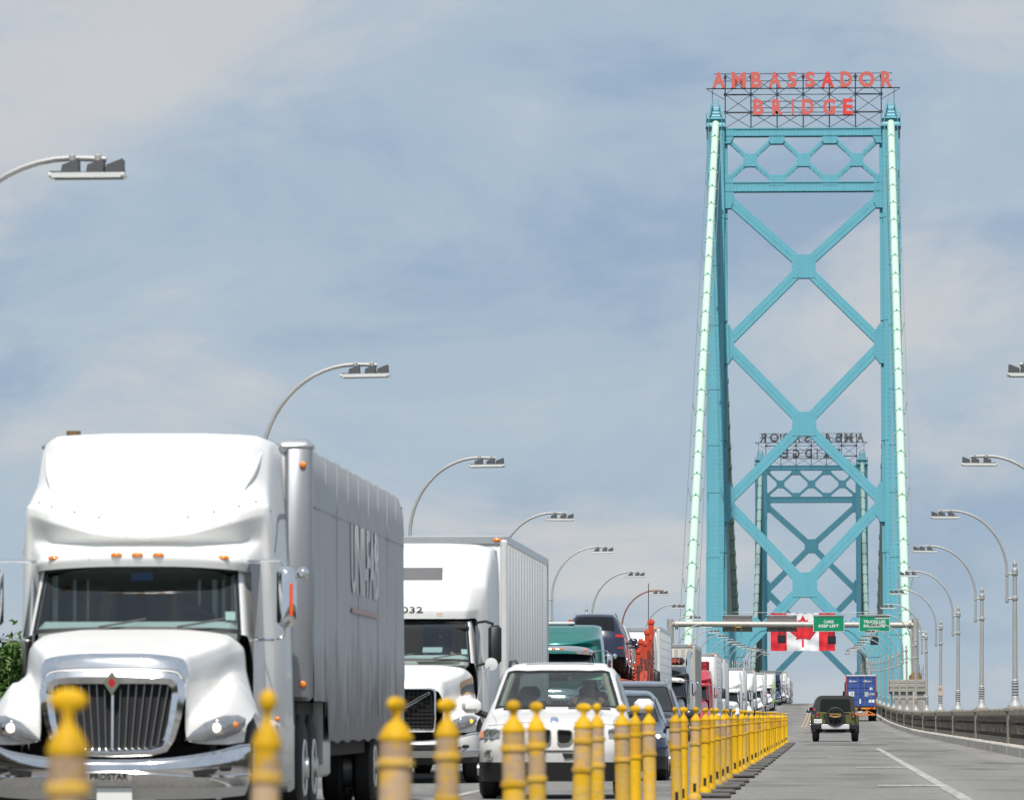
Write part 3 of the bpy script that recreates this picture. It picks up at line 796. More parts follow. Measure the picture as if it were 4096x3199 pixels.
def make_sign():
    S = thing('tower_sign', 'large red AMBASSADOR BRIDGE letters on a dark lattice atop the near tower', 'sign')
    def px(x): return (2700 + 0.5274 * x - 3220) / 34.45
    for row, z, h, sel in ((LET1, 100.27, 1.86, 6), (LET2, 97.07, 1.86, 5)):
        for i, (c, x, w) in enumerate(row):
            me = text_mesh(c, h=h, w=w * 0.5274 / 34.45, depth=0.22, bold=0.04)
            me.name = 'letter'; me.materials.clear(); me.materials.append(REDB if i == sel else REDS); me.materials.append(LETBACK)
            for p in me.polygons:
                p.material_index = 0 if p.normal.y < -0.5 else 1
            o = obj('letter', me, S); o.location = (px(x), -0.5, z)
            if i == sel: o['label'] = 'brighter red repainted letter'
    def bars(name, ls, r, m=SIGNST):
        mb = MB()
        for p, q in ls: mb.tube([p, q], r, 4, cap=True)
        return mb.build(name, m, S, smooth=0)
    L = []
    for z in (101.05, 100.2, 98.6, 97.8, 97.05, 96.5):
        w = 10.4 if z > 99.3 else (9.2 if z in (98.6, 96.5) else 6.05)
        L.append(((-w, 0, z), (w, 0, z)))
    rb = bars('lattice_rail', L, 0.045)
    bars('letter_rail', [((-11.3, -.3, 99.28), (11.3, -.3, 99.28)), ((-6.1, -.3, 96.08), (6.1, -.3, 96.08))], 0.07)
    bars('lattice_post', [((x, 0, 94.6), (x, 0, 101.05)) for x in (-9.1, -6.1, -3.05, 0, 3.05, 6.1, 9.1)], 0.065)
    bars('end_stay', [((sg * 10.6, 0, 96), (sg * 10.6, 0, 99.2)) for sg in (-1, 1)] + [((sg * 11.2, 0, 99.2), (sg * 9.1, 0, 98)) for sg in (-1, 1)], 0.035)
    L = []
    xs = (-9.1, -6.1, -3.05, 0, 3.05, 6.1, 9.1)
    for a, b in zip(xs[:-1], xs[1:]):
        for z0, z1 in ((94.7, 96.5), (96.5, 98.6), (98.6, 100.9)):
            L += [((a, 0.05, z0), (b, 0.05, z1)), ((a, -0.05, z1), (b, -0.05, z0))]
    for x in xs:
        L += [((x, 0, 99.0), (x, 2.2, 94.7)), ((x, 0, 97.0), (x, 1.2, 94.7))]
    bars('lattice_brace', L, 0.036)
    mb = MB()
    for x in xs:
        for z in (98.6, 96.5, 100.6):
            if z != 100.6 or x in (-9.1, -6.1, 0, 6.1, 9.1): mb.box((x, -0.02, z), (0.34, 0.2, 0.34))
    mb.build('node_plate', SIGNST, S, smooth=0)
    mb = MB(); mb.box((-7.6, 0, 98.6), (3.0, 0.2, 0.16)); mb.box((7.6, 0, 98.6), (3.0, 0.2, 0.16)); mb.box((-7.6, 0, 96.5), (3.0, 0.2, 0.16)); mb.box((7.6, 0, 96.5), (3.0, 0.2, 0.16)); mb.build('lattice_beam', SIGNST, S, smooth=0)
    return S
tower1 = make_tower(); tower1.location = (AXIS, YT1, 0)
sign1 = make_sign(); sign1.location = (AXIS, YT1, 0)
tower2 = copy_tree(tower1); tower2.location = (AXIS, YT2, 0); tower2.rotation_euler = (0, 0, PI); tower2['label'] = 'distant smaller teal tower seen through the near tower frame'
sign2 = copy_tree(sign1); sign2.location = (AXIS, YT2, 0); sign2.rotation_euler = (0, 0, PI); sign2['label'] = 'grey reversed lettering seen from behind on the distant tower'
for o in (tower1, tower2): o['group'] = 'bridge towers'
for o in (sign1, sign2): o['group'] = 'tower signs'

# ------------------------------------------------------------------ main cables
MINT = mat('mint_cable_paint', (0.50, 0.68, 0.56), 0.5, var=0.05, scale=0.6)
MINTD = mat('cable_band_paint', (0.26, 0.45, 0.36), 0.5, var=0.1)
WIRE = mat('galvanised_wire', (0.35, 0.37, 0.38), 0.5, 0.4, var=0.1)
HANG = mat('suspender_rope', (0.075, 0.115, 0.10), 0.6, 0.1, var=0.35, scale=0.4)
def zcable(y):
    t = (y - YM) / (YM - YT1); return 37.0 + 58.3 * t * t
for sg, lab, xb in ((-1, 'pale mint main cable on the left with its hanger ropes', -12.62), (1, 'pale mint main cable on the right, ending behind the concrete block', 7.93)):
    xt = AXIS + 10.2 * sg
    T = thing('main_cable', lab, 'bridge cable', (0, 0, 0), group='main cables')
    A = Vector((xt, YT1 - 1.2, 95.1)); B = Vector((xb, 600, 15.0))
    m = MB(); m.tube([A, B], 0.43, 14); bs = m.build('backstay', MINT, T)
    d = (B - A).normalized()
    band = MB(); band.lathe([(0.40, -0.10), (0.48, -0.10), (0.48, 0.10), (0.40, 0.10)], 14); band.box((0, 0.54, 0), (0.16, 0.2, 0.34)); band.box((0.5, 0, 0), (0.12, 0.16, 0.3)); band.box((-0.5, 0, 0), (0.12, 0.16, 0.3))
    qt = d.to_track_quat('Z', 'Y').to_euler()
    bme = None
    n = int((A - B).length / 6.1)
    for k in range(1, n):
        if bme is None:
            o = band.build('cable_band', MINTD, bs); bme = o.data
        else: o = obj('cable_band', bme, bs)
        o.location = A + d * (6.1 * k); o.rotation_euler = qt
    h = MB()
    for dx in (-0.75, 0.75):
        for dz in (1.1, 0.7):
            h.tube([A + Vector((dx, 0, dz)), B + Vector((dx * 1.15, 0, dz))], 0.022, 4)
        for k in range(1, int(n / 4)):
            p = A + d * (24.4 * k); h.tube([p + Vector((dx * .7, 0, 0)), p + Vector((dx, 0, 1.15))], 0.035, 4)
    h.build('hand_rope', WIRE, T)
    m = MB(); ys = lin(YT1 + 1.2, YT2 - 1.2, 60); m.tube([(xt, y, zcable(y)) for y in ys], 0.43, 12); sc = m.build('span_cable', MINT, T)
    m = MB(); m.tube([(xt, YT1 - 1.4, 95.0), (xt, YT1, 95.6), (xt, YT1 + 1.4, 95.0)], 0.42, 10); m.tube([(xt, YT2 - 1.4, 95.0), (xt, YT2, 95.6), (xt, YT2 + 1.4, 95.0), (xt, 1560, 22)], 0.42, 10); m.build('far_backstay', MINT, T)
    for k in range(1, 75):
        y = YT1 + 7.52 * k
        if abs(y - YT2) < 4: continue
        m = MB()
        for dx in (-0.33, 0.33):
            for dy in (-0.18, 0.18):
                m.tube([(xt + dx, y + dy, zroad(y) - 1.5), (xt + dx, y + dy, zcable(y))], 0.036, 5, cap=False)
        m.box((xt, y, zcable(y)), (0.98, 0.5, 0.98), 0.2)
        m.build('hanger', HANG, T, smooth=0)

# ------------------------------------------------------------------ anchorage block and gantry
blk = thing('concrete_block', 'weathered stepped concrete block under the right gantry post', 'concrete block', onroad(6.95, 541, 0))
mb = MB()
mb.box((0, 0, 0.0), (2.55, 4.0, 4.6), 0.03)
mb.box((0, 0, 2.42), (2.95, 4.4, 0.30), 0.04); mb.box((0, 0, 2.78), (2.95, 4.4, 0.34), 0.04); mb.box((0, 0, 3.12), (2.85, 4.3, 0.30), 0.04)
mb.box((0.1, 0, 1.82), (2.75, 4.1, 0.12)); mb.box((0, 0, 2.12), (2.62, 4.05, 0.12))
mb.build('block_body', CONC, blk)
mb = MB(); mb.box((0.55, -2.08, 0.9), (0.34, 0.2, 2.9), 0.03); mb.build('block_pilaster', CONC2, blk)
mb = MB()
for x in (-1.2, 1.0, 1.3): mb.tube([(x, 1.2, 3.25), (x, 1.2, 4.6)], 0.03, 5)
for k in range(4): mb.tube([(0.75, 1.2, 3.3 + k * .05), (1.35, 1.2, 4.0 + k * .18)], 0.025, 5)
mb.build('block_railing', LAMPM, blk)
GANT = mat('gantry_steel', (0.40, 0.385, 0.355), 0.5, 0.3, var=0.14, scale=1.0)
RUST = mat('rusty_base_steel', (0.20, 0.12, 0.06), 0.8, var=0.4, scale=3)
YG = 540.0
zg = 1 + (3728 - 2496) / 26700 * YG
g = thing('sign_gantry', 'grey tubular gantry spanning the road with overhead signs', 'sign gantry', (0, YG, 0))
mb = MB(); mb.tube([(-12.1, 0, zg + 0.03), (7.45, 0, zg - 0.10)], 0.235, 16); beam = mb.build('gantry_beam', GANT, g)
mb = MB()
for x in (-11.75, -11.62, 7.1, 7.22):
    mb.tube([(x - .05, 0, zg - .02), (x + .05, 0, zg - .02)], 0.40, 16)
for x in (-6.0, -1.5, 0.9, 2.6): mb.tube([(x - .03, 0, zg), (x + .03, 0, zg)], 0.265, 16)
mb.build('beam_flange', GANT, beam)
for x, zb in ((-12.2, zroad(YG) - 1), (7.58, zroad(YG) + 3.3)):
    mb = MB(); mb.tube([(x, 0, zb), (x, 0, zg + 0.42)], 0.27, 16); po = mb.build('gantry_post', GANT, g)
    mb = MB(); mb.lathe([(0.55, 0), (0.55, 0.06), (0.46, 0.22), (0.36, 0.5), (0.28, 0.62)], 14, 0, Matrix.Translation((x, 0, zb)))
    for k in range(8):
        a = 2 * PI * k / 8; mb.box((x + .44 * math.cos(a), .44 * math.sin(a), zb + .2), (.2, .08, .4), 0, rot=Euler((0, 0, a)))
    mb.build('post_base', RUST, po)
c = thing('traffic_camera', 'small pale dome camera hanging on the right gantry post', 'camera', (8.25, YG, zg - 0.75))
mb = MB(); mb.ball((0, 0, -0.2), (0.14, 0.14, 0.19)); mb.build('camera_dome', W2, c); mb = MB(); mb.tube([(0, 0, -0.08), (0, 0, 0.12), (-0.6, 0, 0.15)], 0.04, 6); mb.build('camera_bracket', GANT, c)
GREEN = mat('green_sign_face', (0.0, 0.23, 0.115), 0.4, var=0.05)
SBACK = mat('sign_back_grey', (0.22, 0.21, 0.205), 0.5, 0.3, var=0.12)
WHS = mat('white_sign_lettering', (0.75, 0.76, 0.74), 0.5, var=0.03)
def px_x(u, y): return (u - 3285) / 26700 * y
def px_z(v, y): return 1 + (3728 - v) / 26700 * y
for i, (u0, u1, green, txt, lab) in enumerate((
        (2891, 3010, 0, None, 'leftmost grey sign back on the gantry, seen from behind'),
        (3067, 3188, 0, None, 'grey sign back on the gantry in front of the flag'),
        (3253, 3377, 1, ('CARS', 'KEEP LEFT'), 'green overhead sign reading CARS KEEP LEFT'),
        (3436, 3559, 1, ('TRUCKS USE', 'RIGHT LANE'), 'green overhead sign reading TRUCKS USE RIGHT LANE'))):
    y = YG - 0.42 if green else YG + 0.42
    x0, x1 = px_x(u0, y), px_x(u1, y); z0, z1 = px_z(2526, y), px_z(2464, y)
    t = thing('overhead_sign', lab, 'sign', ((x0 + x1) / 2, y, (z0 + z1) / 2), group='overhead signs on the gantry')
    w, h = x1 - x0, z1 - z0
    mb = MB(); mb.box((0, 0, 0), (w, 0.05, h), 0.01); mb.build('sign_panel', WHS if green else SBACK, t)
    mb = MB(); mb.box((0, 0, h / 2 + 0.06), (w + 0.1, 0.22, 0.08), 0.01); mb.build('sign_top_rail', ALU, t)
    if green:
        mb = MB(); mb.box((0, -0.028, 0), (w - 0.07, 0.01, h - 0.07), 0.004); mb.build('sign_face', GREEN, t)
        for j, s_ in enumerate(txt):
            ww = {'CARS': 0.80, 'KEEP LEFT': 1.62, 'TRUCKS USE': 1.78, 'RIGHT LANE': 1.74}[s_]
            text_obj('sign_lettering', s_, WHS, (0, -0.036, 0.17 - 0.34 * j), t, h=0.23, w=ww, depth=0.004, bold=0.02)
    for x in ((-0.4, 0.4) if green else (-w * .33, 0, w * .33)):
        mb = MB(); mb.box((x * w / 2.5, 0.06 if green else -0.06, 0), (0.09, 0.07, h - 0.02)); mb.box((x * w / 2.5, 0.16 if green else -0.16, zg - (z0 + z1) / 2), (0.12, 0.2, 0.2)); mb.build('sign_bracket', ALU if green else SBACK, t)
    if not green:
        mb = MB(); mb.box((0, -.04, -h / 2 + .05), (w - .02, .05, .1)); mb.box((0, -.04, h / 2 - .05), (w - .02, .05, .1)); mb.box((-w / 2 + .05, -.04, 0), (.1, .05, h)); mb.box((w / 2 - .05, -.04, 0), (.1, .05, h)); mb.build('sign_frame', SBACK, t)
for i, (u, v, lab) in enumerate(((3127, 2556, 'black lane signal box hanging in front of the flag, left'), (3327, 2560, 'black lane signal box under the CARS KEEP LEFT sign'), (3497, 2563, 'black lane signal box under the TRUCKS USE RIGHT LANE sign'))):
    y = YG - 0.1
    t = thing('lane_signal', lab, 'lane signal', (px_x(u, y), y, px_z(v, y)), group='lane signals under the gantry')
    mb = MB(); mb.box((0, 0, 0), (0.66, 0.24, 0.66), 0.03); b_ = mb.build('signal_box', BLACK, t)
    mb = MB(); mb.box((0, -0.125, -0.0), (0.50, 0.02, 0.50), 0.01); mb.build('signal_face', GL_D, t)
    mb = MB()
    for x in (-0.2, 0.2): mb.tube([(x, 0, 0.3), (x * 1.1, 0, 0.62), (x * 0.8, 0.1, zg - px_z(v, y) - 0.1)], 0.035, 5)
    mb.tube([(-.15, 0, .33), (.02, 0, .6), (.15, 0, .33)], 0.025, 5); mb.build('signal_hanger', BLACK, t)
t = thing('conduit', 'small brass fittings and drop pipe below the gantry beam', 'pipe fitting', (px_x(2955, YG), YG - 0.2, zg - .25))
mb = MB()
for x in (-0.28, 0.22): mb.lathe([(0.05, 0), (0.08, 0.05), (0.06, 0.14)], 8, 0, Matrix.Translation((x, 0, 0))); mb.tube([(x, 0, 0), (x, 0, -.6 - x)], 0.03, 5)
mb.tube([(-.3, 0, 0), (.25, 0, 0)], 0.03, 5); mb.build('fitting', mat('brass_fitting', (0.42, 0.25, 0.06), 0.4, 0.6), t)

# ------------------------------------------------------------------ flag
FR = mat('flag_red_cloth', (0.62, 0.018, 0.03), 0.8, var=0.08, scale=1.5)
FW = mat('flag_white_cloth', (0.74, 0.75, 0.77), 0.8, var=0.05, scale=1.5)
YF = 771.0
fx0, fx1, fz0, fz1 = px_x(3083, YF), px_x(3340, YF), px_z(2603, YF), px_z(2451, YF)
FW_, FH_ = fx1 - fx0, fz1 - fz0
fl = thing('flag', 'large red and white maple leaf flag hung across the tower opening', 'flag', ((fx0 + fx1) / 2, YF, (fz0 + fz1) / 2))
def fold(x, z):
    s_ = 0.5 - z / FH_
    return s_ * (0.16 * math.sin(x * 2.3 + 0.6 * z) + 0.07 * math.sin(x * 5.2 - 1.3 * z + 1) + 0.05 * math.sin(z * 4 + x)) + 0.04 * math.sin(x * 7) 
def cloth(name, x0, x1, m):
    mb = MB(); nx, nz = max(6, int((x1 - x0) * 8)), 34; vs = []; fs = []
    for j in range(nz + 1):
        for i in range(nx + 1):
            x = x0 + (x1 - x0) * i / nx; z = -FH_ / 2 + FH_ * j / nz
            sag = 0.06 * math.cos(x * PI / FW_) * (j / nz)
            vs.append((x, fold(x, z), z - sag + 0.02 * math.sin(x * 3) * (1 - j / nz)))
    for j in range(nz):
        for i in range(nx):
            a = j * (nx + 1) + i; fs.append((a, a + 1, a + nx + 2, a + nx + 1))
    mb.add(vs, fs); return mb.build(name, m, fl, smooth=80)
q = FW_ / 4
cloth('red_bar', -FW_ / 2, -q, FR); cloth('red_bar', q, FW_ / 2, FR); cloth('white_field', -q, q, FW)
leaf = [(0, 1.0), (0.17, 0.67), (0.31, 0.74), (0.21, 0.20), (0.44, 0.45), (0.50, 0.33), (0.80, 0.38), (0.70, 0.12), (0.80, 0.05), (0.37, -0.33), (0.42, -0.47), (0.05, -0.41), (0.07, -0.92), (0, -0.92)]
def leaf_mesh():
    import bmesh
    poly = leaf + [(-x, z) for x, z in reversed(leaf[1:-1])]
    bm = bmesh.new(); vs = [bm.verts.new((x * FH_ * .45, 0, z * FH_ * .44 + .02)) for x, z in poly]
    bm.faces.new(vs); bmesh.ops.triangulate(bm, faces=bm.faces[:])
    for _ in range(3): bmesh.ops.subdivide_edges(bm, edges=bm.edges[:], cuts=1, use_grid_fill=True)
    for v in bm.verts: v.co.y = fold(v.co.x, v.co.z) - 0.03
    me = bpy.data.meshes.new('maple_leaf'); bm.to_mesh(me); bm.free(); me.materials.append(FR); me.shade_smooth()
    return me
obj('maple_leaf', leaf_mesh(), fl)
mb = MB(); mb.tube([(-8.3 - (fx0 + fx1) / 2 - 3.0, 0, FH_ / 2 + .1), (0, 0, FH_ / 2 - .03), (8.7, 0, FH_ / 2 + .05)], 0.03, 5); mb.build('flag_wire', WIRE, fl)

# ------------------------------------------------------------------ trees at the left edge
LEAF = mat('tree_leaf', (0.075, 0.15, 0.028), 0.6, var=0.35, scale=0.9)
BARK = mat('tree_bark', (0.10, 0.075, 0.055), 0.9, var=0.3, scale=3, bump=0.5)
def tree(label, base, h, rad, n, seed):
    r = random.Random(seed)
    t = thing('tree', label, 'tree', base, group='trees beyond the left railing')
    tr = MB(); top = h - rad * 0.7
    tr.tube([(0, 0, 0), (0.06, 0, top * 0.5), (0, 0.1, top)], [0.26, 0.2, 0.08], 8)
    tips = []
    for k in range(13):
        a = r.uniform(0, 2 * PI); z0 = r.uniform(0.45, 0.95) * top; e = r.uniform(.5, 1.0) * rad; up = r.uniform(-.1, .75) * rad
        p = Vector((0, 0, z0)); q_ = p + Vector((math.cos(a) * e, math.sin(a) * e, up)); m_ = (p + q_) / 2 + Vector((0, 0, -.15))
        tr.tube([p, m_, q_], [0.08, 0.05, 0.02], 5); tips += [m_, q_, (m_ + q_) / 2, q_ + Vector((0, 0, .3))]
    tr.build('trunk', BARK, t)
    cr = MB(); vs = []; fs = []
    cl = [(p + Vector((r.gauss(0, .35), r.gauss(0, .35), r.gauss(0, .35))), r.uniform(.3, .75)) for p in tips for _ in range(3)]
    for i in range(n):
        c_, rr = r.choice(cl)
        p = c_ + Vector((r.gauss(0, rr * .5), r.gauss(0, rr * .5), r.gauss(0, rr * .42)))
        s_ = r.uniform(.07, .13)
        nrm = Vector((r.gauss(0, 1), r.gauss(0, 1), r.gauss(.8, 1))).normalized(); a = nrm.orthogonal().normalized(); a.rotate(Matrix.Rotation(r.uniform(0, 6.28), 3, nrm)); b = nrm.cross(a)
        o = len(vs)
        vs += [p - a * s_, p - b * s_ * .5 + a * .1 * s_, p + a * s_ * 1.1 - nrm * .02, p + b * s_ * .5 + a * .1 * s_]
        fs.append((o, o + 1, o + 2, o + 3))
    cr.add(vs, fs); cr.build('crown', LEAF, t, smooth=0)
tree('green leafy tree at the left picture edge beside the white truck', (-20.4, 152, -1.0), 10.4, 3.2, 34000, 4)
tree('shorter green tree low at the left picture edge', (-18.2, 140, -1.0), 7.6, 2.0, 18000, 9)

# ------------------------------------------------------------------ a cloud high between the sun and the far half of the bridge
def cloud():
    m = bpy.data.materials.new('cloud_vapour'); m.use_nodes = True; t = m.node_tree; t.nodes.clear()
    o = t.nodes.new('ShaderNodeOutputMaterial'); d = t.nodes.new('ShaderNodeBsdfDiffuse'); d.inputs[0].default_value = (.86, .87, .89, 1)
    tl = t.nodes.new('ShaderNodeBsdfTranslucent'); tl.inputs[0].default_value = (.8, .82, .86, 1)
    tr = t.nodes.new('ShaderNodeBsdfTransparent'); m1 = t.nodes.new('ShaderNodeMixShader'); m1.inputs[0].default_value = .55; m2 = t.nodes.new('ShaderNodeMixShader'); m2.inputs[0].default_value = .55
    t.links.new(d.outputs[0], m1.inputs[1]); t.links.new(tl.outputs[0], m1.inputs[2]); t.links.new(m1.outputs[0], m2.inputs[1]); t.links.new(tr.outputs[0], m2.inputs[2]); t.links.new(m2.outputs[0], o.inputs[0])
    mb = MB(); r = random.Random(21)
    mb2 = []
    nu, nv = 64, 28; vs = []; fs = []
    ph = [(r.uniform(0, 6.28), r.uniform(0, 6.28)) for _ in range(8)]
    for j in range(nv + 1):
        th = PI * j / nv
        for i in range(nu):
            a = 2 * PI * i / nu
            k = 1 + sum(.16 / (q + 1) * math.sin((q + 2) * a + p0) * math.sin((q + 2) * th + p1) * 1.6 for q, (p0, p1) in enumerate(ph))
            vs.append((420 * k * math.sin(th) * math.cos(a), 265 * k * math.sin(th) * math.sin(a), (60 if th < PI / 2 else 26) * k * math.cos(th)))
    for j in range(nv):
        for i in range(nu):
            fs.append((j * nu + i, j * nu + (i + 1) % nu, (j + 1) * nu + (i + 1) % nu, (j + 1) * nu + i))
    mb.add(vs, fs); o_ = mb.build('cloud', m, smooth=180); o_['kind'] = 'stuff'
    tt = (1000 - 60) / sd.z
    o_.location = (sd.x * tt, 1255 + sd.y * tt, 1000)
cloud()
# ================================================================== BOLLARDS
def post_mat(name, pale, amount):
    m = mat(name, (0.64, 0.365, 0.006), 0.62, spec=.25, var=0.14, scale=6, bump=0.15, bscale=25)
    t = m.node_tree; b = t.nodes['Principled BSDF']; mx = t.nodes[m['mixnode']]
    tc = t.nodes.new('ShaderNodeTexCoord'); oi = t.nodes.new('ShaderNodeObjectInfo')
    ad = t.nodes.new('ShaderNodeVectorMath'); ad.operation = 'ADD'
    sc_ = t.nodes.new('ShaderNodeVectorMath'); sc_.operation = 'SCALE'; sc_.inputs['Scale'].default_value = 0.37
    t.links.new(oi.outputs['Location'], sc_.inputs[0]); t.links.new(tc.outputs['Object'], ad.inputs[0]); t.links.new(sc_.outputs[0], ad.inputs[1])
    n = t.nodes.new('ShaderNodeTexNoise'); n.inputs['Scale'].default_value = 9; n.inputs['Detail'].default_value = 6; n.inputs['Roughness'].default_value = 0.7
    t.links.new(ad.outputs[0], n.inputs[0])
    r = t.nodes.new('ShaderNodeMapRange'); r.inputs[1].default_value = 0.62 - amount; r.inputs[2].default_value = 0.80 - amount
    t.links.new(n.outputs[0], r.inputs[0])
    k = t.nodes.new('ShaderNodeMix'); k.data_type = 'RGBA'; k.inputs[7].default_value = (*pale, 1)
    t.links.new(r.outputs[0], k.inputs[0]); t.links.new(mx.outputs[2], k.inputs[6])
    n2 = t.nodes.new('ShaderNodeTexNoise'); n2.inputs['Scale'].default_value = 14; n2.inputs['Detail'].default_value = 8; n2.inputs['Roughness'].default_value = .75; t.links.new(ad.outputs[0], n2.inputs[0])
    r2 = t.nodes.new('ShaderNodeMapRange'); r2.inputs[1].default_value = .56; r2.inputs[2].default_value = .74; r2.inputs[4].default_value = .7; t.links.new(n2.outputs[0], r2.inputs[0])
    k2 = t.nodes.new('ShaderNodeMix'); k2.data_type = 'RGBA'; k2.inputs[7].default_value = (.16, .11, .05, 1); t.links.new(r2.outputs[0], k2.inputs[0]); t.links.new(k.outputs[2], k2.inputs[6])
    hs = t.nodes.new('ShaderNodeHueSaturation'); rr_ = t.nodes.new('ShaderNodeMapRange'); rr_.inputs[3].default_value = .78; rr_.inputs[4].default_value = 1.12; t.links.new(oi.outputs['Random'], rr_.inputs[0]); t.links.new(rr_.outputs[0], hs.inputs['Value']); t.links.new(k2.outputs[2], hs.inputs['Color'])
    t.links.new(hs.outputs[0], b.inputs['Base Color'])
    return m
PY_NEW = post_mat('bollard_yellow', (0.55, 0.30, 0.03), 0.0)
PY_OLD = post_mat('bollard_faded_yellow', (0.56, 0.36, 0.09), 0.24)
PY_BAND = post_mat('bollard_worn_band', (0.44, 0.31, 0.20), 0.26)
PY_BAND2 = post_mat('bollard_orange_band', (0.62, 0.32, 0.05), 0.2)
PAD = mat('rubber_base_pad', (0.12, 0.115, 0.108), 0.9, var=0.3, scale=6)
def make_bollard(r, old, fin):
    root = thing('bollard', 'x', 'bollard')
    a, bnd = (PY_OLD if old else PY_NEW), (PY_BAND if old else PY_BAND2)
    mb = MB(); mb.box((0.07, 0, 0.03), (0.50, 0.62, 0.06), 0.02); mb.build('base_pad', PAD, root)
    mb = MB(); k = r / 0.056
    mb.lathe([(0.078 * k, 0.05), (0.078 * k, 0.09), (r * 1.08, 0.12), (r, 0.13), (r, 0.685)], 18)
    mb.build('post_shaft', a, root)
    for z0, z1 in ((0.70, 0.865), (0.875, 0.955)):
        mb = MB(); mb.lathe([(r * 1.01, z0), (r * 1.01, z1)], 18); mb.build('reflective_band', bnd, root)
    for z in (0.69, 0.868):
        mb = MB(); mb.lathe([(r * 1.0, z - .016), (r * 1.17, z - .012), (r * 1.17, z + .012), (r * 1.0, z + .016)], 18); mb.build('post_ring', a, root)
    mb = MB(); mb.lathe([(r * 1.03, 0.945), (r * 1.08, 0.952), (r * 1.08, 0.964), (r * .95, 0.974), (r * .90, .984), (r * .62, 1.006), (r * .38, 1.020), (r * .30, 1.035), (r * .28, 1.06)], 18); mb.build('post_cap', PY_NEW, root, 60)
    mb = MB()
    if fin == 0: mb.ball((0, 0, 1.078), (0.056 * k, 0.020, 0.030), 12)
    else: mb.ball((0, 0, 1.080), (0.038 * k, 0.036 * k, 0.033), 12)
    mb.build('finial', PY_NEW, root, 60)
    mb = MB()
    mb.box((0, -r * 0.93, 0.20), (r * .6, 0.02, 0.09)); mb.build('drain_slot', DARK, root)
    return root
BU = [263, 1034, 1566, 1791, 2063, 2153, 2318, 2391, 2494, 2541, 2599, 2708, 2732, 2776.5, 2818, 2842, 2869, 2891, 2911, 2940, 2958, 2974, 2990, 3008, 3022, 3032, 3043, 3058, 3069, 3077, 3087, 3095, 3103, 3111, 3119, 3127, 3135, 3144]
THIN = {1, 3, 5, 7, 9, 12, 15, 17, 20, 22}
BLAB = {0: 'nearest blurred yellow bollard in front of the white truck grille', 1: 'blurred yellow bollard beside the white truck front wheel', 2: 'thick blurred bollard in front of the grey trailer rear', 3: 'slim bollard in front of the second white truck headlight', 4: 'thick round-headed bollard before the white car bonnet left half', 5: 'slim bollard with narrow head before the left kidney grille', 6: 'flat-headed bollard just right of the white car grille', 7: 'slim bollard before the white car right headlight', 8: 'faded bollard at the right corner of the white car', 9: 'slim yellow bollard close behind the faded corner one', 10: 'bollard in front of the dark blue sedan headlight'}
protos = {}
for i, u in enumerate(BU):
    y = 26700 * 1.53 / (3317 - u) if i else 15.3
    x = (u - 3285) / 26700 * y
    old = i in (0, 1, 2, 3, 4, 5, 6, 7, 8, 10, 11, 13, 16, 17, 18, 21, 22, 25)
    key = (i in THIN, old, (i * 7) % 3 == 1)
    if key not in protos:
        o = make_bollard(0.047 if key[0] else 0.057, key[1], 1 if key[2] else 0); protos[key] = o
    else: o = copy_tree(protos[key])
    o.location = onroad(x, y); o.scale = (.80 if i < 2 else 1, .80 if i < 2 else 1, 1 - .045 * max(0, 1 - y / 90)); o.rotation_euler = (R(rn.uniform(-1.5, 1.5)), R(rn.uniform(-1.6, 1.6)), 0)
    spin = rn.uniform(-1.3, 1.3)
    for c in o.children:
        if c.name.startswith('finial'): c.rotation_euler = (0, 0, spin)
    o['label'] = BLAB.get(i, ORD_[i] + (' bollard of the row counted from the nearest, slim' if i in THIN else ' bollard of the row counted from the nearest, thick') + (' and faded' if old else ' and bright yellow'))
    o['group'] = 'yellow bollards between the lanes'

# ================================================================== TRUCKS
def hood_P():
    return [
        [(0, .02, 1.41), (.33, .025, 1.405), (.56, .04, 1.38), (.63, .05, 1.25), (.645, .04, .80), (.74, .07, .77), (.98, .24, .76), (1.11, .48, .78)],
        [(0, .10, 1.545), (.33, .105, 1.54), (.60, .13, 1.495), (.645, .15, 1.38), (.66, .12, 1.00), (.76, .13, .96), (.96, .28, 1.03), (1.13, .5, .92)],
        [(0, .55, 1.615), (.38, .55, 1.61), (.675, .57, 1.545), (.705, .60, 1.45), (.715, .58, 1.12), (.80, .55, 1.10), (.97, .62, 1.16), (1.155, .72, .98)],
        [(0, 1.05, 1.675), (.42, 1.05, 1.67), (.775, 1.07, 1.60), (.805, 1.08, 1.51), (.80, 1.05, 1.25), (.86, 1.0, 1.30), (.99, 1.0, 1.30), (1.165, 1.0, 1.04)],
        [(0, 1.55, 1.74), (.46, 1.55, 1.735), (.87, 1.57, 1.66), (.90, 1.58, 1.57), (.90, 1.55, 1.40), (.98, 1.5, 1.33), (1.08, 1.5, 1.22), (1.17, 1.5, .98)],
        [(0, 2.02, 1.79), (.5, 2.04, 1.785), (.84, 2.1, 1.735), (.97, 2.15, 1.62), (1.0, 2.12, 1.40), (1.05, 2.1, 1.2), (1.1, 2.1, 1.05), (1.14, 2.1, .9)]]
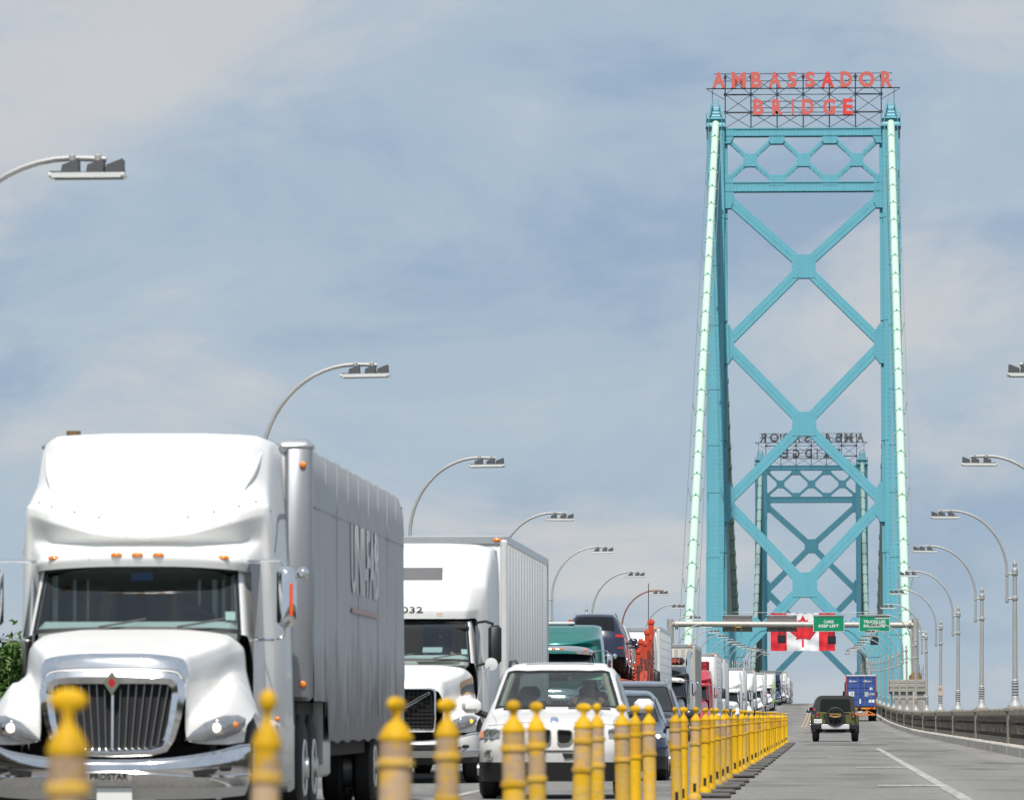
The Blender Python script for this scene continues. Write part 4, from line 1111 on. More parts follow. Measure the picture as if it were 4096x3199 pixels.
def shell_P(kind, top):
    k = (top - 2.5) / (3.63 - 2.5)
    Z = lambda z: z if z < 2.5 else 2.5 + (z - 2.5) * k
    if kind == 'volvo':
        P = [[(0, 2.42, 2.50), (.45, 2.44, 2.50), (.84, 2.54, 2.50), (1.0, 2.78, 2.50), (1.06, 2.95, 1.9), (1.08, 3.0, .9)],
             [(0, 2.40, 2.62), (.45, 2.42, 2.62), (.86, 2.53, 2.62), (1.05, 2.82, 2.62), (1.10, 3.0, 1.9), (1.10, 3.05, .9)],
             [(0, 2.55, 2.95), (.45, 2.58, 2.95), (.90, 2.72, 2.95), (1.13, 3.0, 2.95), (1.17, 3.2, 1.9), (1.17, 3.25, .9)],
             [(0, 2.80, 3.28), (.45, 2.84, 3.28), (.90, 3.05, 3.27), (1.15, 3.35, 3.2), (1.2, 3.5, 1.9), (1.2, 3.55, .9)],
             [(0, 3.25, 3.52), (.45, 3.3, 3.52), (.90, 3.5, 3.50), (1.17, 3.8, 3.40), (1.22, 3.9, 1.9), (1.22, 3.95, .9)],
             [(0, 3.75, 3.62), (.45, 3.8, 3.62), (.92, 3.9, 3.60), (1.17, 4.1, 3.52), (1.23, 4.2, 1.9), (1.23, 4.25, .9)],
             [(0, 5.1, 3.63), (.45, 5.1, 3.63), (.96, 5.1, 3.62), (1.19, 5.1, 3.54), (1.23, 5.1, 1.9), (1.23, 5.1, .9)]]
    else:
        P = [[(0, 2.52, 2.42), (.45, 2.54, 2.42), (.80, 2.62, 2.42), (.93, 2.80, 2.40), (1.02, 3.0, 1.9), (1.05, 3.05, .9)],
             [(0, 2.70, 2.58), (.45, 2.74, 2.58), (.85, 2.90, 2.59), (1.05, 3.08, 2.60), (1.08, 3.12, 1.9), (1.09, 3.15, .9)],
             [(0, 2.58, 2.63), (.45, 2.64, 2.66), (.86, 2.78, 2.78), (1.09, 3.05, 2.84), (1.15, 3.25, 1.9), (1.16, 3.3, .9)],
             [(0, 2.60, 2.70), (.45, 2.66, 2.74), (.86, 2.80, 2.86), (1.11, 3.10, 2.92), (1.19, 3.42, 1.9), (1.19, 3.48, .9)],
             [(0, 2.68, 2.78), (.45, 2.74, 2.82), (.86, 2.90, 2.92), (1.10, 3.25, 2.97), (1.20, 3.5, 1.9), (1.2, 3.55, .9)],
             [(0, 3.05, 3.20), (.45, 3.08, 3.20), (.88, 3.25, 3.20), (1.07, 3.6, 3.15), (1.21, 3.75, 1.9), (1.21, 3.8, .9)],
             [(0, 3.48, 3.55), (.45, 3.52, 3.55), (.90, 3.68, 3.53), (1.06, 3.92, 3.45), (1.19, 4.1, 1.9), (1.22, 4.1, .9)],
             [(0, 3.80, 3.63), (.45, 3.82, 3.63), (.92, 3.95, 3.61), (1.065, 4.2, 3.53), (1.19, 4.35, 1.9), (1.22, 4.35, .9)],
             [(0, 4.85, 3.63), (.45, 4.85, 3.63), (.94, 4.85, 3.62), (1.075, 4.85, 3.55), (1.19, 4.85, 1.9), (1.22, 4.85, .9)]]
    return [[(x, y, Z(z)) for x, y, z in r] for r in P]
WH = {}
def wheel(parent, x, y, r=0.51, w=0.28, dual=False, rim=ALU, name='wheel'):
    key = (r, w, dual, rim.name)
    if key not in WH:
        t = MB(); M_ = Matrix.Rotation(R(90), 4, 'Y')
        for off in ((-.17, .17) if dual else (0,)):
            t.lathe([(r * .55, off - w / 2 + .01), (r * .80, off - w / 2), (r * .96, off - w / 2 + .03), (r, off - w * .3), (r, off + w * .3), (r * .96, off + w / 2 - .03), (r * .80, off + w / 2), (r * .55, off + w / 2 - .01)], 28, 0, M_)
        o = t.build(name, RUBBER, parent)
        d = MB(); ww = w / 2 + (.17 if dual else 0)
        sp_ = [(r * .56, ww - .02), (r * .52, ww + .005), (r * .40, ww - .06), (r * .22, ww - .05), (r * .2, ww + .03), (.01, ww + .03)]
        d.lathe([(a_, -z_) for a_, z_ in sp_[::-1]] + sp_, 20, 0, M_)
        d.build('rim', rim, o)
        WH[key] = o
    else:
        o = copy_tree(WH[key], parent)
        o.name = name
    o.location = (x, y, r)
    return o
def lamp_oval(parent, loc, m=AMBER, s=(0.055, 0.022, 0.022), name='marker_light'):
    mb = MB(); mb.ball((0, 0, 0), s, 10)
    o = mb.build(name, m, parent, 60); o.location = loc
    return o
def leaf_lamp(root, side, hero, indicator):
    # headlamp: outline on the fender, following its curve
    pts = [(.64, .80), (.70, .87), (.81, .955), (.94, 1.005), (1.06, 1.01), (1.115, .98), (1.11, .92), (1.06, .86), (.96, .815), (.81, .79)]
    fy = lambda x: np.interp(x, [.6, .74, .9, 1.0, 1.06, 1.12], [.0, .03, .13, .22, .33, .44])
    c = (.88, .90); vs = []; fs = []
    for k, s in enumerate((1.06, 1.0, .55)):
        for x, z in pts:
            xx = c[0] + (x - c[0]) * s; zz = c[1] + (z - c[1]) * s
            vs.append((xx * side, fy(xx) - (0.0, .035, .05)[k] - .01, zz))
    n = len(pts)
    for k in (0, 1):
        for i in range(n): fs.append((k * n + i, k * n + (i + 1) % n, (k + 1) * n + (i + 1) % n, (k + 1) * n + i))
    fs.append(tuple(range(2 * n, 3 * n)))
    if side < 0: fs = [f[::-1] for f in fs]
    mb = MB(); mb.add(vs, fs)
    h = mb.build('headlight', LENS, root, 50)
    lamp_oval(h, (side * .90, fy(.90) - .064, .905), LAMPON if hero else CHROME, (.042, .02, .042), 'lamp_bulb')
    lamp_oval(h, (side * .90, fy(.90) - .046, .905), CHROME, (.085, .018, .072), 'lamp_reflector')
    lamp_oval(h, (side * 1.045, fy(1.045) - .05, .93), INDON if indicator else AMBER, (.035, .02, .03), 'indicator')
    return h
def make_truck(name, label, X, Y, yaw=0.0, body=W_, fair=None, shell='pro', top=3.63, grille='bars', visor=W_, mirror='chrome', bumper=CHROME, hero=0, lights=False, indicator=False, trailer=None, glass_m=None, low=False, curtains=False, skirt=True, stack=False):
    """Conventional sleeper tractor with its trailer. Local y runs from the front bumper backwards."""
    fair = fair or body
    root = thing(name, label, 'semi truck', onroad(X, Y), (math.atan(slope(Y + 4)), 0, R(yaw)), group='trucks queued on the left lane')
    st = 0.125 if hero else 0.34
    hood = Surf(hood_P(), sharp=.4)
    mb = MB(); hood.mesh(mb, lines(0, 5, st), lines(0, 7, st)); hd = mb.build('hood', body, root, 60, weld=True)
    mb = MB(); hood.mesh(mb, lines(4.94, 4.985, .02), lines(0, 7, .2), off=.004); mb.build('hood_gap', DARK, hd, 60)
    if grille == 'bars':
        mb = MB(); hood.mesh(mb, lines(0.12, 1.0, .2), lines(0, 2.75, .25), off=.012); mb.build('hood_trim', CHROME, hd, 60, weld=True)
    # grille
    if grille == 'bars':
        outer = [(0, 1.415), (.35, 1.405), (.55, 1.38), (.62, 1.32), (.64, 1.2), (.60, .98), (.545, .80), (.48, .70), (.35, .665), (0, .655)]
        inner = [(0, 1.29), (.32, 1.29), (.47, 1.285), (.515, 1.26), (.52, 1.18), (.49, .96), (.46, .83), (.42, .76), (.32, .735), (0, .73)]
    else:
        outer = [(0, 1.43), (.3, 1.43), (.46, 1.43), (.53, 1.41), (.54, 1.3), (.54, 1.0), (.53, .80), (.50, .765), (.3, .76), (0, .76)]
        inner = [(0, 1.39), (.3, 1.39), (.46, 1.385), (.485, 1.36), (.49, 1.3), (.49, 1.0), (.485, .84), (.46, .825), (.3, .825), (0, .825)]
    full = lambda h_: h_ + [(-x, z) for x, z in h_[1:-1][::-1]]
    o_, i_ = full(outer), full(inner); n = len(o_)
    gy = lambda z: -.03 + .05 * (z - .7)
    mb = MB(); vs = []
    for ring, dy in ((o_, .06), (o_, -.02), ([((a[0] + b[0]) / 2, (a[1] + b[1]) / 2) for a, b in zip(o_, i_)], -.05), (i_, -.02), (i_, .06)):
        vs += [(x, gy(z) + dy, z) for x, z in ring]
    fs = [(k * n + i, k * n + (i + 1) % n, (k + 1) * n + (i + 1) % n, (k + 1) * n + i) for k in range(4) for i in range(n)]
    mb.add(vs, fs); gr = mb.build('grille', CHROME, root, 50)
    mb = MB(); mb.add([(x, gy(z) + .055, z) for x, z in i_], [tuple(range(n))]); mb.build('grille_opening', DARK, gr, 0)
    if grille == 'bars':
        for k in (range(-7, 8) if hero else range(-5, 6)):
            xt = k * (.070 if hero else .09); xb = xt * .80
            mb = MB(); mb.box((0, 0, 0), ((.02 if k == 0 else .0065) if hero else .022, .03, 1))
            M_ = [(xt, 1.29), (xb, .735)]
            zt = 1.285 if abs(k) > 1 else 1.24
            mb.v = [((xb + (xt - xb) * (z + .5)) + x, gy(.735 + (zt - .735) * (z + .5)) + y + .012, .735 + (zt - .735) * (z + .5)) for x, y, z in mb.v]
            mb.build('grille_bar', CHROME if k == 0 else mat_once('dull_bar_chrome', (.30, .31, .33), rough=.35, metal=.8), gr, 0)
        mb = MB(); mb.prism([(0, 1.40), (.075, 1.30), (0, 1.19), (-.075, 1.30)], -.075, -.03); mb.build('emblem_plate', CHROME, gr)
        mb = MB(); mb.prism([(0, 1.35), (.036, 1.30), (0, 1.25), (-.036, 1.30)], -.083, -.077); em = mb.build('emblem', REDL, gr)
    else:
        mb = MB()
        for k in range(-7, 8): mb.box((k * .066, .01, 1.11), (.008, .02, .56))
        for k in range(9): mb.box((0, .012, .86 + k * .062), (.96, .02, .008))
        mb.build('grille_mesh', BLACK, gr, 0)
        mb = MB(); a = math.atan2(.50, .86); mb.box((0, -.035, 1.10), (1.02, .03, .045), .008, rot=Euler((0, -a, 0))); mb.build('grille_bar', CHROME, gr)
    # bumper
    bz = [[(0, .06, .28), (.45, .07, .28), (.85, .17, .29), (1.08, .42, .31), (1.14, .85, .33)],
          [(0, .0, .36), (.45, .01, .36), (.85, .12, .36), (1.10, .40, .37), (1.16, .85, .37)],
          [(0, -.07, .44), (.45, -.06, .44), (.85, .05, .45), (1.11, .36, .47), (1.17, .85, .47)],
          [(0, -.09, .56), (.45, -.08, .57), (.85, .03, .60), (1.11, .35, .64), (1.17, .85, .62)],
          [(0, -.05, .625), (.45, -.04, .635), (.85, .07, .69), (1.10, .38, .755), (1.16, .85, .75)],
          [(0, .10, .63), (.45, .10, .64), (.85, .2, .70), (1.04, .48, .76), (1.10, .85, .76)]]
    bs = Surf(bz)
    mb = MB(); bs.mesh(mb, lines(1.3, 5, .25), lines(0, 4, .25)); bp = mb.build('bumper', bumper, root, 45, weld=True)
    mb = MB(); bs.mesh(mb, lines(0, 1.3, .26), lines(0, 4, .4)); mb.build('bumper_valance', body if bumper is CHROME else BLACK, bp, 50, weld=True)
    if hero:
        mb = MB(); mb.box((0, -.02, .50), (.6, .02, .05)); mb.build('bumper_slot', DARK, bp)
        for sg in (-1, 1):
            mb = MB(); mb.prism([(sg * .70, .53), (sg * .92, .55), (sg * .88, .50), (sg * .73, .48)], -.04, .1); mb.build('tow_slot', DARK, bp)
        for z_u, rr_ in ((2.15, .014), (3.9, .012)):
            mb = MB(); pp_ = [bs.ev(z_u + .5 * math.exp(-(vv_ / 1.3) ** 2) * (1 if z_u < 3 else 0), abs(vv_)) * np.array((1 if vv_ >= 0 else -1, 1, 1)) for vv_ in lin(-3.4, 3.4, 40)]
            mb.tube(pp_, rr_, 6); mb.build('bumper_moulding', CHROME, bp)
        for sg in (-1, 1):
            q_ = bs.ev(2.6, 2.35); mb = MB(); mb.box((sg * q_[0], q_[1] - .01, q_[2]), (.14, .05, .05), .015); mb.build('fog_lamp', DARK, bp)
        mb = MB(); mb.box((0.02, -.03, .31), (.31, .02, .15), .004); mb.build('license_plate', WHS, bp)
    for sg in (-1, 1): leaf_lamp(root, sg, lights and hero, indicator)
    # cab
    zc, zh = (1.85, 2.47) if shell == 'volvo' else (1.77, 2.42)
    cab = Surf([[(0, 1.99, zc), (.5, 2.01, zc - .005), (.95, 2.13, zc - .03), (1.0, 2.3, zc - .07), (1.04, 2.5, 1.3), (1.06, 2.6, .85)],
                [(0, 2.49, zh), (.45, 2.51, zh), (.875, 2.62, zh - .01), (.93, 2.80, zh - .02), (1.03, 2.95, 1.9), (1.06, 3.06, .85)]], True)
    vs_ = lines(0, 5, .25 if hero else .5, (1.86, 2.1)); us_ = lines(0, 1, .125 if hero else .25, (.06, .95))
    hole = [(.06, .95, -1, 1.86)] if glass_m else []
    mb = MB(); cab.mesh(mb, us_, vs_, holes=hole); cb = mb.build('cab', body, root, 50, weld=True)
    mb = MB(); cab.mesh(mb, lines(.03, .99, .12), lines(0, 1.9, .2), off=.006)
    mb.build('windshield', glass_m or GL_D, root, 60, weld=True)
    mb = MB()
    for (a, b, c_, d_) in ((.0, .055, 0, 1.95), (.95, 1.0, 0, 1.95), (.0, 1.0, 1.86, 1.97)): cab.mesh(mb, lines(a, b, .1), lines(c_, d_, .12), off=.010)
    mb.build('windshield_seal', BLACK, cb, 60)
    if hero:
        for xx in (-.33, .38):
            mb = MB(); q0 = cab.ev(.02, abs(xx) / .5); mb.tube([(xx, q0[1] - .05, q0[2] + .03), (xx + .25, q0[1] - .01, q0[2] + .07), (xx + .42, q0[1] + .03, q0[2] + .10)], .010, 5); mb.build('wiper', BLACK, cb)
    # side windows and doors
    for sg in (-1, 1):
        mb = MB(); mb.add([(sg * 1.055, 2.30, 1.72), (sg * 1.075, 3.02, 1.72), (sg * 1.05, 3.02, 2.40), (sg * .985, 2.66, 2.40)], [(0, 1, 2, 3)])
        mb.build('side_window', GL_D, cb, 0)
        mb = MB(); mb.add([(sg * 1.05, 2.20, .82), (sg * 1.085, 3.04, .82), (sg * 1.075, 3.04, 1.74), (sg * 1.05, 2.22, 1.70)], [(0, 1, 2, 3)]); mb.build('door', body, cb, 0)
    # interior
    if glass_m:
        mb = MB(); mb.box((0, 2.95, 1.72), (1.9, .04, 1.35)); it = mb.build('cab_back_wall', CAVITY, root, 0)
        mb = MB(); mb.box((0, 2.40, zc - .02), (1.80, .5, .22), .06); mb.box((.45, 2.22, zc - .0), (.7, .2, .09), .04); mb.build('dashboard', DASH, it)
        mb = MB(); mb.box((0, 2.7, 2.36), (1.8, .5, .10), .04); mb.box((0, 2.62, 2.30), (1.5, .03, .1)); mb.build('sun_blind', DARK, it)
        for xx in (-.45, .45):
            mb = MB(); mb.box((xx, 2.80, 1.75), (.5, .14, .7), .06); mb.box((xx, 2.80, 2.14), (.28, .1, .2), .05); mb.build('seat', SEAT, it)
        mb = MB(); mb.lathe([(0.215, 0), (.235, .012), (.255, 0), (.235, -.012), (.215, 0)], 20, 0, Matrix.Translation((.45, 2.5, zc + .02)) @ Matrix.Rotation(R(65), 4, 'X')); mb.build('steering_wheel', BLACK, it)
        if curtains:
            for xx, ww_ in ((-.80, .05), (-.62, .03), (-.50, .02), (.52, .03), (.66, .05), (.74, .03), (.83, .04)):
                mb = MB(); mb.box((xx, 2.66, 1.98), (ww_, .02, .62), .006); mb.build('cab_curtain', CURTAIN, it)
            mb = MB(); mb.box((0, 2.6, 2.28), (.2, .02, .08)); mb.build('visor_badge', mat('blue_badge', (.02, .12, .4), .6), it)
        mb = MB(); mb.box((.84, 2.22, zc + .14), (.09, .006, .10), 0, rot=Euler((R(-40), 0, R(8)))); mb.build('windshield_sticker', STICK, root)
    # roof fairing and sleeper
    sh = Surf(shell_P(shell, top), sharp=.6); nr = len(sh.P) - 1
    if not low:
        mb = MB(); sh.mesh(mb, lines(0, nr, st), lines(0, 5, st)); 
        last = [sh.ev(nr, v) for v in lines(0, 5, .5)]
        ring = [tuple(p) for p in last] + [(-p[0], p[1], p[2]) for p in last[::-1]]
        mb.add(ring, [tuple(range(len(ring)))])
        sl = mb.build('sleeper', fair, root, 50, weld=True)
        for s_ in (1, -1):
            mb = MB(); sh.mesh(mb, lines(nr - .10, nr, .05), lines(1.6, 5, st), off=.012, sides=(s_,)); mb.build('sleeper_gap_shade', BLACK, sl, 60)  # shade of the gap behind the sleeper, put in as a black strip
        if hero and shell == 'pro':
            mb = MB(); sh.mesh(mb, lines(3.52, 3.56, .02), lines(0, 3.1, .12), off=.003); mb.build('fairing_seam', mat_once('seam_grey', (.2, .2, .21)), sl, 60)
            mb = MB(); sh.mesh(mb, lines(3.0, nr, .12), lines(3.42, 3.45, .015), off=.003); mb.build('side_seam', mat_once('seam_grey', (.2, .2, .21)), sl, 60)
    if visor:
        vz = zh - .06
        v_ = Surf([[(0, 2.20, vz), (.45, 2.23, vz - .005), (.86, 2.36, vz - .03), (.955, 2.62, vz - .045), (.97, 2.85, vz - .05)],
                   [(0, 2.17, vz + .09), (.45, 2.20, vz + .085), (.87, 2.34, vz + .06), (.965, 2.62, vz + .045), (.98, 2.85, vz + .04)],
                   [(0, 2.28, vz + .17), (.45, 2.31, vz + .165), (.83, 2.45, vz + .13), (.93, 2.68, vz + .10), (.95, 2.85, vz + .09)],
                   [(0, 2.62, vz + .18), (.45, 2.64, vz + .175), (.80, 2.72, vz + .15), (.88, 2.8, vz + .12), (.9, 2.9, vz + .1)]])
        mb = MB(); v_.mesh(mb, lines(0, 3, .25), lines(0, 4, .25)); vi = mb.build('sun_visor', visor, root, 60, weld=True)
        for xx in (-.77, -.19, 0, .19, .77):
            q0 = v_.ev(1.15, np.interp(abs(xx), [0, .45, .87], [0, 1, 2])); lamp_oval(vi, (xx, q0[1] - .012, q0[2]))
    # mirrors
    for sg in (-1, 1):
        if mirror == 'chrome':
            mb = MB(); mb.box((sg * 1.335, 2.42, 2.085), (.178, .16, .55), .05); mr = mb.build('mirror', CHROME, root, 60)
            mb = MB(); mb.tube([(sg * .97, 2.6, 2.415), (sg * 1.2, 2.5, 2.42), (sg * 1.29, 2.44, 2.415), (sg * 1.33, 2.42, 2.35)], .015, 6); mb.tube([(sg * 1.0, 2.5, 1.69), (sg * 1.2, 2.45, 1.70), (sg * 1.30, 2.43, 1.72), (sg * 1.335, 2.42, 1.84)], .015, 6); mb.build('mirror_arm', CHROME, mr)
            mb = MB(); mb.box((sg * 1.385, 2.333, 2.06), (.028, .012, .30), .005); mb.build('mirror_reflector', mat_once('orange_reflector', (.8, .09, .015)), mr)
            mb = MB(); mb.ball((sg * 1.475, 2.5, 2.30), (.055, .06, .06)); mb.build('round_mirror', CHROME, mr)
        else:
            mb = MB(); mb.box((sg * 1.30, 2.45, 2.10), (.20, .2, .60), .05); mr = mb.build('mirror', BLACK, root, 60)
            mb = MB(); mb.tube([(sg * 1.0, 2.65, 2.44), (sg * 1.15, 2.55, 2.46), (sg * 1.27, 2.46, 2.42)], .022, 6); mb.tube([(sg * 1.02, 2.5, 1.78), (sg * 1.25, 2.45, 1.84)], .022, 6); mb.build('mirror_arm', BLACK, mr)
            mb = MB(); mb.lathe([(.02, -.03), (.085, -.02), (.098, .0), (.08, .005)], 16, 0, Matrix.Translation((sg * 1.31, 1.15, 1.79)) @ Matrix.Rotation(R(90), 4, 'X')); hm = mb.build('hood_mirror', W2, root, 60)
            mb = MB(); mb.tube([(sg * 1.31, 1.16, 1.79), (sg * 1.17, 1.12, 1.62), (sg * 1.10, 1.0, 1.22)], .012, 5); mb.build('mirror_stalk', ALU, hm)
    # running gear
    mb = MB(); mb.box((0, 4.6, .75), (.9, 7.2, .28)); mb.box((0, 1.2, .55), (1.5, 1.6, .4)); mb.box((0, 2.6, .8), (1.9, 1.4, .5)); mb.build('chassis', DARK, root, 0)
    for sg in (-1, 1):
        wheel(root, sg * 1.03, 1.02, .51, .28)
        if hero: wheel(root, sg * .92, 6.3, .51, .26, True); wheel(root, sg * .92, 7.55, .51, .26, True)
        if skirt:
            mb = MB(); mb.box((sg * 1.12, 4.05, .66), (.16, 1.9, .62), .05); mb.build('side_skirt', body, root)
            mb = MB(); mb.box((sg * 1.02, 5.35, .62), (.30, .5, .66), .03); mb.build('battery_box', ALU, root)
        lamp_oval(root, (sg * 1.2, 3.1, .98), AMBER, (.025, .03, .025), 'marker_light')
    if stack:
        for sg in (-1, 1):
            mb = MB(); mb.tube([(sg * 1.08, 3.25, .9), (sg * 1.08, 3.25, 3.15), (sg * 1.09, 3.28, 3.35), (sg * 1.16, 3.34, 3.55)], .10, 12); mb.tube([(sg * 1.08, 3.25, 1.5), (sg * 1.08, 3.25, 2.4)], .12, 12); mb.build('exhaust_stack', CHROME, root)
    if trailer: make_trailer(root, **trailer)
    return root
_once = {}
def mat_once(name, col, **k):
    if name not in _once: _once[name] = mat(name, col, k.pop('rough', .4), **k)
    return _once[name]
STEELW = mat('trailer_post_white', (0.60, 0.61, 0.61), 0.45, 0.1, var=0.08)
def make_trailer(root, y0=6.0, L=15.4, w=2.59, top=3.65, bot=1.15, style='plain', side=W2, front=None, dx=0.0, lights='corner', nose=0.0):
    front = front or side
    hw = w / 2
    if style == 'curtain':
        bays = 9
        for sg in (-1, 1):
            mb = MB(); ny, nz = bays * 14, 16; vs = []; fs = []
            for i in range(ny + 1):
                y = y0 + .28 + (L - .34) * i / ny; ph = (i / 14) % 1.0
                bul = math.sin(PI * ph)
                zb = bot if i / ny < .14 else bot - .42 + .03 * bul
                zt = top - .02 + .028 * (abs(bul) ** .5) - .05
                for j in range(nz + 1):
                    f = j / nz; z = zb + (zt - zb) * f
                    x = hw + .0045 * bul * math.sin(PI * min(1, f * 1.05)) + .004 * math.sin(y * 2.1 + f * 5) + (.007 * math.sin(y * 9 + j) * (1 - f) ** 3) - (.06 * max(0, f - .93) / .07)
                    vs.append((dx + sg * x, y, z))
            for i in range(ny):
                for j in range(nz):
                    a = i * (nz + 1) + j; q = (a, a + nz + 1, a + nz + 2, a + 1); fs.append(q if sg > 0 else q[::-1])
            mb.add(vs, fs); cu = mb.build('side_curtain', CURT, root, 80)
            for k in range(1, bays):
                mb = MB(); yk = y0 + .28 + (L - .34) * k / bays; mb.box((dx + sg * (hw + .001), yk, (top + bot - .2) / 2), (.006, .02, top - bot + .1)); mb.build('curtain_strap', CURT, cu, 0)
            mb = MB(); mb.box((dx + sg * (hw - .0), y0 + .28 + (L - .34) / 2, top - .62), (.012, L - .5, .014)); mb.build('curtain_seam', mat_once('curtain_seam', (.2, .2, .21)), cu, 0)
            mb = MB(); mb.box((dx + sg * (hw - .13), y0 + .14, (top + bot) / 2), (.26, .28, top - bot), .04); mb.build('corner_post', mat_once('grey_steel_post', (.27, .28, .30), rough=.35, metal=.5), root, 60)
            mb = MB(); mb.box((dx + sg * (hw - .16), y0 + .15, top - .04), (.36, .32, .14), .06); mb.build('corner_cap', ALU, root, 60)
            mb = MB(); mb.box((dx + sg * (hw - .12), y0 + 2.6, bot - .32), (.12, .35, .62)); mb.build('support_leg', ALU, root)
        mb = MB(); mb.box((dx, y0 + .10, (top + bot) / 2), (w - .4, .12, top - bot - .06)); mb.build('trailer_front', front, root)
        mb = MB(); mb.box((dx, y0 + L / 2 + .15, top - .10), (w - .16, L - .3, .10)); mb.build('trailer_roof', W2, root)
        mb = MB(); mb.box((dx, y0 + 1.2, bot - .1), (w - .3, 2.2, .18)); mb.box((dx, y0 + L / 2 + 1.0, bot - .45), (w - .3, L - 2.4, .2)); mb.build('trailer_floor', DARK, root)
        mb = MB(); mb.box((dx, y0 + L, (top + bot - .5) / 2), (w - .06, .08, top - bot + .2)); mb.build('trailer_rear', DARK, root)
        for sg in (-1, 1):
            mb = MB(); mb.box((dx + sg * .95, y0 + 3.6, .62), (.45, 1.5, .45), .03); mb.build('tool_box', ALU, root)
            for k in (4.6, 3.3): wheel(root, dx + sg * .95, y0 + L - k, .45, .24, True)
        for sg in (-1, 1):
            for z in (top - .22, bot + .16): lamp_oval(root, (dx + sg * (hw - .08), y0 - .005, z), AMBER, (.035, .025, .035))
        return
    # boxed trailer
    mb = MB(); mb.box((dx, y0 + L / 2, (top + bot) / 2), (w - .03, L, top - bot), .04 if style != 'round' else .12); bx = mb.build('trailer_box', side, root, 60)
    mb = MB()
    for sg in (-1, 1): mb.box((dx + sg * (hw - .01), y0 + L / 2, top - .05), (.05, L + .02, .13), .01); mb.box((dx + sg * (hw - .01), y0 + L / 2, bot + .07), (.05, L + .02, .18), .01)
    mb.box((dx, y0 - .005, top - .05), (w - .06, .05, .13), .01); mb.build('trailer_rail', ALU, bx)
    if nose:
        mb = MB(); mb.box((dx, y0 - .30, top - .95), (1.75, .6, 1.5), .08); mb.build('reefer_unit', W2, root, 60)
    rib0 = None
    pitch = {'ribbed': 1.02, 'grid': 1.22, 'container': .28, 'plain': 1.22, 'round': 1.22}[style]
    nrib = int((L - .4) / pitch) if style in ('ribbed', 'grid') else 0
    for sg in (-1, 1):
        for k in range(1, nrib):
            if rib0 is None:
                mb = MB(); mb.box((0, 0, 0), (.012, .075 if style == 'ribbed' else .03, top - bot - .36)); rib0 = mb.build('side_post', mat_once('rib_dark_grey', (.20, .205, .215)) if style == 'ribbed' else mat_once('panel_joint', (.35, .36, .37)), bx, 0); o = rib0  # ribbed style: dark grey strips for the dark gaps between panels
            else: o = obj('side_post', rib0.data, bx)
            o.location = (dx + sg * (hw - .018), y0 + .3 + k * pitch, (top + bot) / 2 + .04)
        if style == 'grid':
            for k in range(1, 9):
                mb = MB(); mb.box((dx + sg * (hw - .012), y0 + L / 2, bot + .2 + k * (top - bot - .3) / 9), (.012, L - .2, .012)); mb.build('panel_joint', mat_once('panel_joint', (.35, .36, .37)), bx, 0)
        if style == 'container':
            mb = MB(); yy = y0 + .15
            while yy < y0 + L - .2: mb.box((dx + sg * (hw - .01), yy, (top + bot) / 2 + .02), (.05, .14, top - bot - .34), .02); yy += pitch
            mb.build('side_corrugation', side, bx, 0)
        for yy in (0, L):
            mb = MB(); mb.box((dx + sg * (hw - .05), y0 + yy, (top + bot) / 2), (.12, .12, top - bot - .1), .03); mb.build('corner_post', STEELW if style != 'container' else side, bx)
        for k in (4.2, 2.9): wheel(root, dx + sg * .95, y0 + L - k, .5, .25, True)
    if style in ('container',):
        mb = MB()
        for k in range(-4, 5): mb.box((dx + k * .27, y0 - .0, (top + bot) / 2), (.13, .05, top - bot - .3), .02)
        mb.build('front_corrugation', front, bx, 0)
    if lights == 'corner':
        for sg in (-1, 1): lamp_oval(bx, (dx + sg * (hw - .16), y0 - .03, top - .05), AMBER, (.07, .03, .035))
    elif lights == 'five':
        for xx in (-1.05, -.33, 0, .33, 1.05): lamp_oval(bx, (dx + xx, y0 - .03, top - .06), AMBER, (.06, .03, .03))
    mb = MB(); mb.box((dx, y0 + L / 2, bot - .12), (w - .5, L - .3, .2)); mb.box((dx, y0 + L - .1, .55), (w - .3, .1, .1)); mb.box((dx, y0 + L - 3.5, .75), (1.2, 2.6, .5)); mb.build('trailer_frame', DARK, root, 0)
    for sg in (-1, 1):
        mb = MB(); mb.box((dx + sg * .75, y0 + 2.9, .65), (.12, .12, .95)); mb.build('landing_leg', DARK, root)
# ================================================================== PEOPLE
SKIN = mat('skin', (0.50, 0.30, 0.21), 0.55, var=0.06)
HAIR = mat('dark_hair', (0.03, 0.022, 0.018), 0.7, var=0.2)
SHIRT = mat('blue_shirt', (0.03, 0.10, 0.26), 0.85, var=0.12)
SHIRT2 = mat('dark_shirt', (0.03, 0.035, 0.05), 0.85, var=0.12)
def skin_mesh(name, verts, edges, radii, m, parent, root=0, sub=2):
    me = bpy.data.meshes.new(name); me.from_pydata([tuple(v) for v in verts], edges, []); me.update()
    o = obj(name, me, parent)
    o.modifiers.new('skin', 'SKIN'); me.materials.append(m)
    for i, r in enumerate(radii):
        sv = me.skin_vertices[0].data[i]; sv.radius = (r, r) if not isinstance(r, tuple) else r; sv.use_root = (i == root)
    s = o.modifiers.new('smooth', 'SUBSURF'); s.levels = sub; s.render_levels = sub
    o.modifiers['skin'].use_smooth_shade = True
    return o
